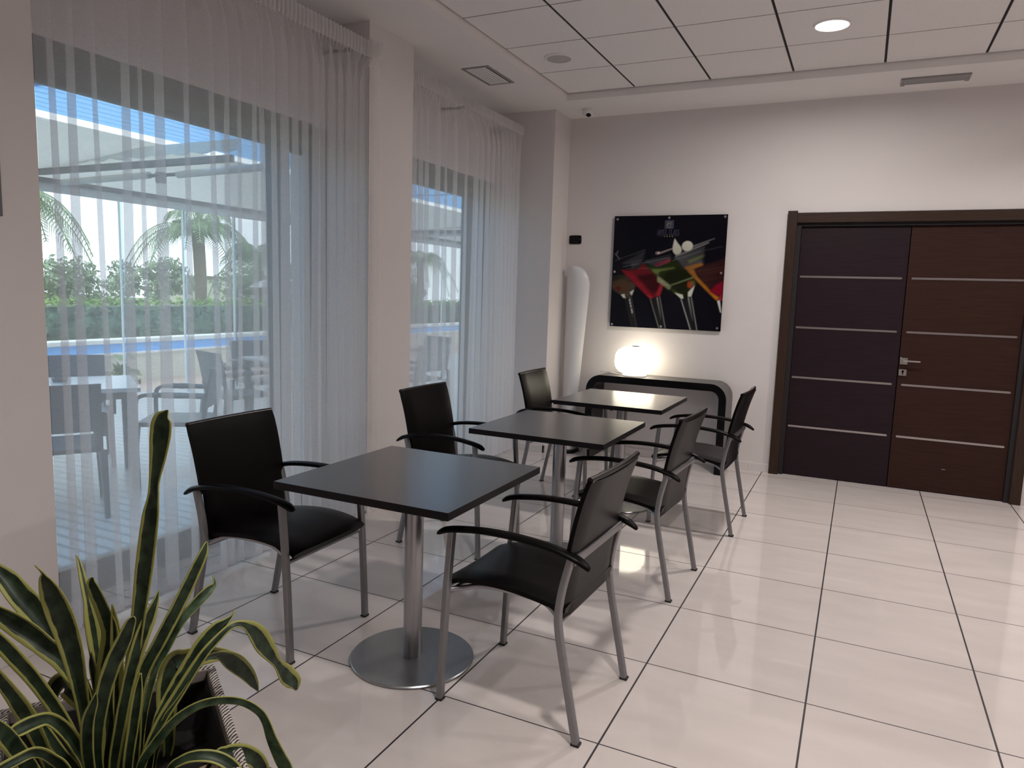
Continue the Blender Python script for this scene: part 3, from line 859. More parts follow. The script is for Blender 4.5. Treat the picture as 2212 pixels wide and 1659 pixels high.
# the print: painted pixel by pixel on the panel (soft shapes, colour runs, streaks of the moving glasses)
NP_ = 360
gx_, gz_ = np.meshgrid((np.arange(NP_) + .5) / NP_ * 1.005, (np.arange(NP_) + .5) / NP_)
img = np.zeros((NP_, NP_, 3)); img[:] = (0.0035, 0.0035, 0.0075)
def blur_(m, r):
    k = max(0, int(round(r * NP_)))
    for ax in (0, 1):
        for _ in range(2):
            if k:
                c = np.cumsum(np.pad(m, [(k + 1, k) if i == ax else (0, 0) for i in (0, 1)], mode='edge'), axis=ax)
                m = (np.take(c, range(2 * k + 1, c.shape[ax]), ax) - np.take(c, range(0, c.shape[ax] - 2 * k - 1), ax)) / (2 * k + 1)
    return m
def mask_(poly):
    acc = np.zeros_like(gx_)
    for ox, oz in ((-.25, -.25), (.25, -.25), (-.25, .25), (.25, .25)):
        X = gx_ + ox / NP_; Z = gz_ + oz / NP_; ins = np.zeros(X.shape, bool)
        for (x0, z0), (x1, z1) in zip(poly, poly[1:] + poly[:1]):
            if z0 == z1: continue
            c = ((z0 > Z) != (z1 > Z)) & (X < (x1 - x0) * (Z - z0) / (z1 - z0) + x0)
            ins ^= c
        acc += ins
    return acc / 4
rs_ = np.random.RandomState(4)
perp = (-0.20 * gx_ + 0.98 * gz_); st_ = rs_.rand(400); along = (0.98 * gx_ + 0.2 * gz_); st2 = rs_.rand(60)
streak = 0.55 + 0.9 * st_[np.clip((perp + .3) / 1.5 * 400, 0, 399).astype(int)] * (0.6 + .4 * np.sin(along * 9 + 6 * st2[np.clip((perp + .3) / 1.5 * 60, 0, 59).astype(int)]))
def fill(poly, c0, c1=None, p0=None, p1=None, blur=0.003, alpha=1.0, stk=0.0):
    poly = [tuple(p) for p in poly]
    m = blur_(mask_(poly), blur) * alpha
    if c1 is None: col = np.ones((NP_, NP_, 1)) * np.array(c0)
    else:
        d = np.array(p1) - np.array(p0); t = np.clip(((gx_ - p0[0]) * d[0] + (gz_ - p0[1]) * d[1]) / (d @ d), 0, 1)[..., None]
        col = np.array(c0) * (1 - t) + np.array(c1) * t
    if stk: col = col * (1 - stk + stk * streak[..., None])
    img[:] = img * (1 - m[..., None]) + col * m[..., None]
def el(c, rx, rz, n=28): return [(c[0] + rx * cos(2 * pi * k / n), c[1] + rz * sin(2 * pi * k / n)) for k in range(n)]
def ln(p, q, w): 
    dx, dz = q[0] - p[0], q[1] - p[1]; l = math.hypot(dx, dz); nx, nz = -dz / l * w / 2, dx / l * w / 2
    return [(p[0] + nx, p[1] + nz), (q[0] + nx, q[1] + nz), (q[0] - nx, q[1] - nz), (p[0] - nx, p[1] - nz)]
def mixp(p, q, t): return (lerp(p[0], q[0], t), lerp(p[1], q[1], t))
a = ART
G = (0.26, 0.25, 0.27)
def stem(g, wl, wr, hi):
    fill(g, (0.012, 0.011, 0.013)); fill(ln(g[0], g[3], .007), (wl,) * 3); fill(ln(g[1], g[2], .006), (wr,) * 3)
    fill(ln(mixp(g[0], g[1], .72), mixp(g[3], g[2], .60), .012), (hi,) * 3, (0.01,) * 3, mixp(g[0], g[1], .7), mixp(mixp(g[0], g[1], .7), mixp(g[3], g[2], .6), .75), alpha=.8)
# first glass, left edge
fill(a['g1rim'], (0.05, 0.048, 0.055), blur=.008, alpha=.8, stk=.6); fill(a['g1bowl'], (0.012, 0.013, 0.010), (0.075, 0.060, 0.040), (0.06, .50), (0.17, .33), blur=.006, stk=.8)
o_ = a['g1olive'][0]; fill(el((o_[0] + .03, o_[1] + .02), .085, .06), (0.085, 0.045, 0.026), blur=.012, stk=.3); fill(el(o_, .024, .020), (0.10, 0.008, 0.008), blur=.006)
fill(a['g1white1'], (0.60, 0.58, 0.55)); fill(a['g1white2'], (0.62, 0.60, 0.57)); stem(a['g1stem'], .02, .05, .16)
g = a['g1stem']
for t_ in (.1, .2, .3, .42, .5): fill(el(mixp(mixp(g[0], g[1], .6), mixp(g[3], g[2], .75), t_), .006, .012), (0.5, 0.5, 0.5), alpha=.9)
# second glass: red
q = a['g2bowl']
fill(a['g2rim'], (0.055, 0.055, 0.068), blur=.006, alpha=.85, stk=.5); fill(q, (0.16, 0.010, 0.016), blur=.004, stk=.35)
fill(a['g2dark'], (0.035, 0.004, 0.006), blur=.014, alpha=.92, stk=.4)
fill([q[0], mixp(q[6], q[0], .2), q[6], q[5], (q[5][0] + .025, q[5][1] + .004), (q[6][0] + .05, q[6][1] + .015), (q[0][0] + .09, q[0][1] - .02)], (0.26, 0.012, 0.022), blur=.008, alpha=.9, stk=.3)
fill(a['g2low2'], (0.30, 0.020, 0.026), blur=.006); fill([q[5], mixp(q[5], q[6], .3), mixp(a['g2low'][3], q[5], .3), a['g2low'][2]], (0.34, 0.02, 0.03), blur=.004)
fill(a['g2pink'], (0.33, 0.035, 0.06), (0.12, 0.02, 0.04), a['g2pink'][2], a['g2pink'][0], blur=.006, alpha=.9, stk=.4); stem(a['g2stem'], .16, .20, .30)
# third glass: green
q = a['g3bowl']
fill(a['g3bowl'], (0.020, 0.034, 0.006), (0.010, 0.012, 0.003), q[1], q[4], blur=.005, stk=.5)
fill(a['g3glow'], (0.15, 0.21, 0.04), (0.30, 0.33, 0.16), a['g3glow'][0], a['g3glow'][5], blur=.008, alpha=.65, stk=.5)
gd = a['g3glow']; cI = ((q[1][0] + q[3][0]) / 2, (q[1][1] + q[4][1]) / 2 + .01); fill(el(cI, .125, .105), (0.010, 0.013, 0.004), blur=.018, alpha=.95, stk=.4)
fill([gd[2], gd[3], gd[4], (gd[4][0] - .02, gd[4][1] - .03), (gd[2][0] - .0, gd[2][1] - .05)], (0.40, 0.43, 0.26), blur=.006, alpha=.6, stk=.5)
fill(a['g3white'], (0.62, 0.63, 0.55)); fill(a['g3white2'], (0.62, 0.63, 0.57)); fill(a['g3streak'], (0.16, 0.20, 0.09), blur=.004, alpha=.8); fill(a['g3hi'], (0.15, 0.20, 0.06), blur=.006, alpha=.8, stk=.4)
fill(el(a['g3olive'][0], .028, .032), (0.30, 0.05, 0.02), blur=.006); fill(el((a['g3olive'][0][0] + .025, a['g3olive'][0][1] + .01), .016, .03), (0.10, 0.13, 0.04), blur=.008, alpha=.7); stem(a['g3stem'], .42, .30, .34)
# fourth glass: orange
fill(a['g4smoke'], (0.09, 0.085, 0.09), blur=.012, alpha=.8, stk=.6); fill(a['g4rim'], (0.10, 0.10, 0.105), (0.03, 0.03, 0.033), a['g4rim'][0], a['g4rim'][1], blur=.005, alpha=.85, stk=.4)
fill(a['g4rimlight'], (0.25, 0.24, 0.25), blur=.003, alpha=.7); fill(a['g4grn'], (0.18, 0.22, 0.08), blur=.007, alpha=.8)
fill(a['g4or'], (0.20, 0.10, 0.035), (0.48, 0.17, 0.012), a['g4or'][0], a['g4or'][5], blur=.006, stk=.4); fill(a['g4dark'], (0.055, 0.022, 0.018), (0.030, 0.006, 0.010), a['g4dark'][0], a['g4dark'][2], blur=.010, stk=.8)
fill(a['g4red'], (0.20, 0.004, 0.018), blur=.006); fill(a['g4redbot'], (0.28, 0.02, 0.03)); fill(a['g4stem'], (0.6, 0.59, 0.57))
for (p, q_, w, c) in (((0.02, 0.60), (0.30, 0.70), .004, .09), ((0.10, 0.545), (0.24, 0.575), .004, .2), ((0.55, 0.63), (0.98, 0.73), .004, .05), ((0.28, 0.58), (0.52, 0.635), .005, .16), ((0.30, 0.60), (0.54, 0.66), .003, .10), ((0.55, 0.605), (0.80, 0.69), .004, .16), ((0.02, 0.665), (0.065, 0.61), .006, .22), ((0.03, 0.65), (0.045, 0.69), .006, .25), ((.13, .53), (.36, .535), .003, .12)):
    fill(ln(p, q_, w), (c, c, c * 1.05), blur=.003, alpha=.8)
fill(a['pick'], (0.30, 0.24, 0.25)); fill(a['pick2'], (0.14, 0.14, 0.15), blur=.003); fill(el(a['pickend'][0], .020, .014), (0.24, 0.16, 0.17), blur=.004); fill(el((a['pickend'][0][0] + .012, a['pickend'][0][1] + .002), .010, .008), (0.75, 0.70, 0.70))
fill([(v.x, v.y) for v in spline([(p[0], p[1], 0) for p in a['drop']] + [(a['drop'][0][0], a['drop'][0][1], 0)], 4)], (0.66, 0.66, 0.60), (0.50, 0.50, 0.42), a['drop'][0], a['drop'][4]); r_ = a['onionr'][0][0] - a['onion'][0][0]; fill(el(a['onion'][0], r_, r_ * .92), (0.66, 0.66, 0.58), (0.50, 0.50, 0.42), (a['onion'][0][0], a['onion'][0][1] + r_), (a['onion'][0][0], a['onion'][0][1] - r_))
b = MB(); b.box(0, 1.005, -0.0035, 0.004, 0, 1.0, 0)
for j in range(NP_ + 1):
    for i in range(NP_ + 1): b.v.append((1.005 * i / NP_, -0.0042, j / NP_))
for j in range(NP_):
    for i in range(NP_):
        o_ = 8 + j * (NP_ + 1) + i; b.f.append([o_, o_ + 1, o_ + NP_ + 2, o_ + NP_ + 1]); b.mi.append(1)
mp_, n_, bs_ = new_mat('cocktail_print')
at_ = n_.nodes.new('ShaderNodeAttribute'); at_.attribute_name = 'print'
n_.links.new(at_.outputs['Color'], bs_.inputs['Base Color']); bs_.inputs['Roughness'].default_value = 0.16; bs_.inputs['Specular IOR Level'].default_value = 0.2
po_ = obj('printed_panel', b, [M['black'], mp_], ps, smooth=0)
ca = po_.data.color_attributes.new('print', 'FLOAT_COLOR', 'CORNER')
vals = np.zeros((len(po_.data.loops), 4), dtype=np.float32); vals[:, 3] = 1
vals[24:, :3] = np.repeat(img.reshape(-1, 3), 4, axis=0)
ca.data.foreach_set('color', vals.ravel())
# lettering and emblem in raised foil
b = MB(); LM = [mat('foil_navy', (0.050, 0.055, 0.105), 0.35), mat('foil_gold', (0.30, 0.24, 0.13), 0.35)]
_lay = [0]
def put(pts, mi):
    _lay[0] += 1; y = -0.0043 - 0.00001 * _lay[0]
    b.add([(p[0], y, p[1]) for p in pts], [tuple(range(len(pts)))], mi)
def stroke(pts, w, mi):
    for p, q in zip(pts, pts[1:]):
        if p != q: put(ln(p, q, w), mi)
lx0, lz1 = a['logo'][0]; lx1, lz0 = a['logo'][2]
for (p, q) in (((lx0, lz0), (lx1, lz0)), ((lx1, lz0), (lx1, lz1)), ((lx1, lz1), (lx0, lz1)), ((lx0, lz1), (lx0, lz0))): stroke([p, q], .004, 0)
put([(lx0 + .004, lz0 + .004), (lx1 - .004, lz0 + .004), (lx1 - .004, lz1 - .004), (lx0 + .004, lz1 - .004)], 0)
cx_, cz_ = (lx0 + lx1) / 2, (lz0 + lz1) / 2
stroke([(cx_ - .012, lz1 - .012), (cx_ - .014, cz_ - .006)], .004, 1); stroke([(cx_ + .012, lz1 - .012), (cx_ + .010, cz_ - .006)], .004, 1); stroke([(cx_ - .014, cz_ + .010), (cx_ + .012, cz_ + .012)], .003, 1)
stroke([(cx_ + .022 * cos(RAD(t_)) + .002, cz_ - .008 + .020 * sin(RAD(t_))) for t_ in range(40, 331, 20)], .004, 1)
GLY = {'H': [[(0, 0), (0, 1)], [(.7, 0), (.7, 1)], [(0, .5), (.7, .5)]], 'O': [[(.38 + .36 * cos(RAD(t)), .5 + .5 * sin(RAD(t))) for t in range(0, 361, 30)]],
       'T': [[(0, 1), (.7, 1)], [(.35, 0), (.35, 1)], [(0, 1), (0, .85)], [(.7, 1), (.7, .85)]], 'E': [[(0, 0), (0, 1)], [(0, 0), (.6, 0), (.6, .15)], [(0, .52), (.45, .52)], [(0, 1), (.6, 1), (.6, .85)]],
       'L': [[(0, 1), (0, 0), (.6, 0), (.6, .18)]], 'C': [[(.42 + .40 * cos(RAD(t)), .5 + .5 * sin(RAD(t))) for t in range(45, 316, 30)]],
       'A': [[(0, 0), (.36, 1), (.72, 0)], [(.13, .35), (.59, .35)]], 'S': [[(.56, .85), (.42, 1), (.12, .97), (.04, .75), (.2, .58), (.45, .45), (.58, .28), (.48, .04), (.16, 0), (.02, .16)]]}
tx0 = a['text'][0][0]; tx1 = a['text'][1][0]; tz1 = a['text'][0][1]; tz0 = a['text'][3][1]
word = 'HOTEL CLASS'; adv = (tx1 - tx0) / 10.4; hz = (tz1 - tz0) * 0.92; xx = tx0
for ch in word:
    if ch == ' ': xx += adv * .55; continue
    for line in GLY[ch]:
        stroke([(xx + p[0] * adv * 1.12, tz0 + p[1] * hz) for p in line], 0.0042, 0)
        if ch in 'HTLEA':
            for p in (line[0], line[-1]):
                if p[1] in (0, 1) and ch != 'E': stroke([(xx + p[0] * adv * 1.12 - .004, tz0 + p[1] * hz), (xx + p[0] * adv * 1.12 + .004, tz0 + p[1] * hz)], 0.002, 0)
    xx += adv * .985
for c_ in a['stars']:
    put([(c_[0] + (0.0075 if k % 2 == 0 else 0.0033) * sin(2 * pi * k / 10), c_[1] + (0.0075 if k % 2 == 0 else 0.0033) * cos(2 * pi * k / 10)) for k in range(10)], 1)
stroke(a['lines'][:2], .002, 0); stroke(a['lines'][2:], .002, 0)
obj('emblem_lettering', b, LM, po_, smooth=0)
for (x_, z_) in a['sc']:
    b = MB(); b.lathe([(0.0105, -0.0115), (0.0115, -0.009), (0.0115, -0.0065), (0.006, -0.0065), (0.006, 0.0215)], 20, (x_, 0, z_), axis='y')
    obj('standoff_screw', b, M['chrome'], ps, smooth=30)

# ---------------------------------------------------------------- socket high on the back wall
so = thing('wall_socket', 'black wall socket plate on the back wall beside the corner column', 'socket', (-1.818, 3.74, 1.987))
b = MB(); b.prism([(x, z) for x, z in rrect(0.120, 0.080, 0.014, 5)], -0.010, 0.0)
obj('cover_plate', b, M['black'], so, smooth=30, bevel=0.002)
b = MB(); b.lathe([(0.0215, -0.0125), (0.0215, -0.010), (0.0185, -0.0102), (0.018, -0.002)], 28, (-0.012, 0, 0), axis='y', closed_top=True, closed_bot=False)
obj('socket_insert', b, M['rubber'], so, smooth=30)
b = MB(); b.box(0.046, 0.050, -0.0112, -0.009, 0.004, 0.008)
obj('indicator', b, M['chrome'], so, smooth=0)

# ---------------------------------------------------------------- white totem in the corner
to = thing('floor_totem', 'tall white curved totem with rounded top in the corner beside the column', 'totem', (-1.735, 3.60, 0))
rows = []
zs_ = [0.03, 0.2, 0.5, 0.8, 1.1, 1.35, 1.5, 1.58, 1.64, 1.68, 1.71, 1.728, 1.736]
for z in zs_:
    k = 1.0 if z < 1.56 else math.sqrt(max(0.0, 1 - ((z - 1.56) / 0.178) ** 2)) * 0.62 + 0.38
    xr_ = lerp(0.026, 0.108, min(1, max(0, (z - 0.35) / 1.2)))
    xl = -0.128
    mid = -0.075; hw = (xr_ - xl) / 2
    xr2 = xl + (xr_ - xl) * k
    row = []
    for j in range(17):
        u = j / 16
        x = lerp(xl, xr2, u)
        y = -0.055 * sin(pi * u) ** 0.8 + 0.085 - 0.045 * u
        row.append((x, y, z))
    rows.append(row)
b = MB(); b.grid(rows); b.grid([[(p[0], p[1] + 0.022, p[2]) for p in r] for r in rows])
for r in (rows[0], rows[-1]):
    b.grid([r, [(p[0], p[1] + 0.022, p[2]) for p in r]])
for e in (0, -1):
    b.grid([[r[e], (r[e][0], r[e][1] + 0.022, r[e][2])] for r in rows])
obj('curved_shell', b, M['totem'], to, smooth=60)
b = MB(); b.prism(rrect(0.20, 0.23, 0.05, 5), 0.0, 0.022, plane='xy')
b.v = [(x - 0.02, y - 0.04, z) for x, y, z in b.v]
obj('foot_plate', b, M['black'], to, smooth=30)
b = MB()
b.v = []; b.prism(rrect(0.17, 0.17, 0.06, 6), 0.022, 0.07, plane='xy'); b.v = [(x - 0.02, y - 0.03, z) for x, y, z in b.v]
obj('foot_cover', b, M['white_pl'], to, smooth=30, bevel=0.012, bseg=3)
b = MB(); b.lathe([(0.002, -0.004), (0.020, -0.0035), (0.024, 0.004)], 32, (0.028, 0.024, 0.95), axis='y')
b.v = [(x, y, 0.95 + (z - 0.95) * 4.0) for x, y, z in b.v]
obj('oval_badge', b, M['white_pl'], to, smooth=60)

# ---------------------------------------------------------------- dome camera
dc = thing('dome_camera', 'small white dome camera with black lens under the ceiling near the corner', 'security camera', (-1.632, 3.455, ZC), RAD(16))
b = MB(); b.lathe([(0.030, -0.060), (0.046, -0.054), (0.056, -0.040), (0.058, -0.022), (0.056, -0.020), (0.056, 0.0)], 40)
obj('camera_housing', b, M['white_pl'], dc, smooth=40)
b = MB(); b.lathe([(0.0015, -0.027)] + [(0.027 * cos(RAD(t)), -0.027 * sin(RAD(t))) for t in range(78, -91, -12)] + [(0.0015, 0.027)], 28)
b.v = [(x, y - 0.026, z - 0.044) for x, y, z in b.v]
obj('lens_dome', b, M['black'], dc, smooth=60)
for s_ in (-1, 1):
    b = MB(); b.lathe([(0.004, -0.003), (0.004, 0.003)], 10, (0.044 * s_, -0.030, -0.040)); obj('screw', b, M['gridgrey'], dc, smooth=40)

# ---------------------------------------------------------------- ceiling speaker and downlights
sp = thing('ceiling_speaker', 'round white ceiling loudspeaker in the tile above the farther window', 'loudspeaker', (-1.430, 2.247, ZT))
b = MB(); b.lathe([(0.086, -0.010), (0.092, -0.012), (0.104, -0.006), (0.106, 0.0)], 56, closed_top=False, closed_bot=False)
obj('speaker_rim', b, M['dl_ring'], sp, smooth=40)
b = MB(); b.lathe([(0.002, -0.011), (0.05, -0.0105), (0.087, -0.0085)], 56, closed_top=True)
obj('speaker_grille', b, M['spk'], sp, smooth=60)

def downlight(x, y, label, power=DOWNLIGHT_W, beam=172):
    t = thing('downlight', label, 'ceiling light', (x, y, ZT), 0, 'round downlights in the tiled ceiling')
    b = MB(); b.lathe([(0.094, -0.004), (0.097, -0.009), (0.108, -0.008), (0.112, 0.0)], 56, closed_top=False, closed_bot=False)
    obj('light_rim', b, M['dl_ring'], t, smooth=40)
    b = MB(); b.lathe([(0.002, -0.0035), (0.095, -0.003)], 56, closed_top=True)
    obj('light_lens', b, M['lens'], t, smooth=60)
    ld = bpy.data.lights.new('downlight_glow', 'AREA'); ld.shape = 'DISK'; ld.size = 0.17; ld.energy = power
    ld.color = (1.0, 0.93, 0.89); ld.spread = RAD(beam)
    lo = bpy.data.objects.new('downlight_glow', ld); COL.objects.link(lo); lo.parent = t; lo.location = (0, 0, -0.012)
    return t
downlight(0.363, 2.240, 'lit round downlight in the ceiling tile above the dark door')
for (x_, y_, f_) in ((2.163, 2.240, 0.7), (2.163, 0.440, 0.36), (2.163, -1.360, 0.30), (0.363, -1.360, 0.72), (0.363, -3.160, 0.22)):  # those in the left row are unseen additions that brighten the dim left side
    downlight(x_, y_, 'one of the unseen round ceiling downlights, some of them added to brighten the left', DOWNLIGHT_W * f_, 142)

# ---------------------------------------------------------------- air grilles
gr = thing('air_grille', 'grey slatted air grille in the ceiling border above the farther curtain', 'air vent', (-2.010, 2.275, ZC))
b = MB()
gx, gy, fw = 0.112, 0.222, 0.022
for (x0, x1, y0, y1) in ((-gx, -gx + fw, -gy, gy), (gx - fw, gx, -gy, gy), (-gx + fw, gx - fw, -gy, -gy + fw), (-gx + fw, gx - fw, gy - fw, gy)):
    b.box(x0, x1, y0, y1, -0.006, 0.0)
obj('grille_frame', b, M['linear'], gr, smooth=0, bevel=0.002)
b = MB(); b.box(-gx + fw, gx - fw, -gy + fw, gy - fw, -0.0012, -0.0004)
obj('grille_back', b, M['black_gap'], gr, smooth=0)
for k in range(7):
    x = -gx + fw + 0.014 + k * 0.0240
    b = MB(); b.v = [(x - 0.008, -gy + fw, -0.006), (x + 0.007, -gy + fw, -0.0035), (x + 0.007, gy - fw, -0.0035), (x - 0.008, gy - fw, -0.006),
                     (x - 0.008, -gy + fw, -0.0045), (x + 0.007, -gy + fw, -0.002), (x + 0.007, gy - fw, -0.002), (x - 0.008, gy - fw, -0.0045)]
    for f_ in ((0, 1, 2, 3), (7, 6, 5, 4), (0, 4, 5, 1), (1, 5, 6, 2), (2, 6, 7, 3), (3, 7, 4, 0)): b.f.append(list(f_)); b.mi.append(0)
    obj('slat', b, M['dl_ring'], gr, smooth=0)
lv = thing('linear_vent', 'long narrow grey air outlet in the ceiling border above the door', 'air vent', (1.003, 3.43, ZC))
b = MB()
for (x0, x1, y0, y1) in ((-0.218, 0.218, -0.088, 0.045), (-0.218, -0.190, 0.045, 0.088), (0.190, 0.218, 0.045, 0.088)):
    b.box(x0, x1, y0, y1, -0.012, 0.0)
b.box(-0.218, 0.218, 0.072, 0.088, -0.004, 0.0)
obj('vent_cover', b, M['linear'], lv, smooth=0, bevel=0.002)
b = MB(); b.box(-0.190, 0.190, 0.045, 0.074, -0.002, -0.0005)
obj('outlet_slot', b, M['black_gap'], lv, smooth=0)
b = MB()
for s_ in (-1, 1): b.lathe([(0.004, -0.0135), (0.004, -0.011)], 12, (0.204 * s_, 0.0, 0))
obj('vent_screw', b, M['black'], lv, smooth=30)

# ---------------------------------------------------------------- frame at the left edge of the photo
wf = thing('wall_picture', 'dark framed picture on the near pier, cut off by the left edge', 'picture', (WX, -1.424, 1.84))
b = MB(); b.box(0.0, 0.018, -0.27, 0.27, -0.15, 0.20); obj('picture_frame', b, M['frame'], wf, smooth=0, bevel=0.003)
b = MB(); b.box(0.018, 0.0195, -0.245, 0.245, -0.125, 0.175); obj('picture_sheet', b, M['black'], wf, smooth=0)

# ================================================================== PLANTER AND PLANT
pa = math.atan2(-0.24, 0.355)
pl = thing('square_planter', 'tall square planter with carved whitewashed rim in the near left corner', 'planter', (-0.614, -1.862, 0), pa)
h0, h1, ri = 0.150, 0.2145, 0.020
b = MB()
def ring(h, z): return [(-h, -h, z), (h, -h, z), (h, h, z), (-h, h, z)]
rg = [ring(h0, 0.0), ring(h1 - 0.006, 0.535), ring(h1 - 0.006 - 0.02, 0.535), ring(h0 - 0.0, 0.10)]
for r in rg: b.v += r
for i in range(3):
    for k in range(4):
        b.f.append([i * 4 + k, i * 4 + (k + 1) % 4, i * 4 + 4 + (k + 1) % 4, i * 4 + 4 + k]); b.mi.append(1 if i else 0)
b.f.append([3, 2, 1, 0]); b.mi.append(0); b.f.append([12, 13, 14, 15]); b.mi.append(1)
obj('planter_body', b, [M['carved'], M['black_gap']], pl, smooth=0)
b = MB()
for (x0, x1, y0, y1, mi_) in ((h1 - ri, h1, -h1, h1, 0), (-h1, -h1 + ri, -h1, h1, 0), (-h1 + ri, h1 - ri, -h1, -h1 + ri, 0), (-h1 + ri, h1 - ri, h1 - ri, h1, 0)):
    b.box(x0, x1, y0, y1, 0.515, 0.562, mi_)
o = obj('carved_rim', b, [M['carved'], M['rim_plain']], pl, smooth=0, bevel=0.004)
for p in o.data.polygons:
    if p.normal.y < -0.5 and p.center.y > 0.1 or p.normal.x > .5 and p.center.x < 0: p.material_index = 1
b = MB()
rr = random.Random(5); N_ = 15; hs = 0.187
b.grid([[(lerp(-hs, hs, i / N_), lerp(-hs, hs, j / N_), 0.432 + rr.uniform(-.008, .008)) for i in range(N_ + 1)] for j in range(N_ + 1)])
obj('soil', b, M['soil'], pl, smooth=60)

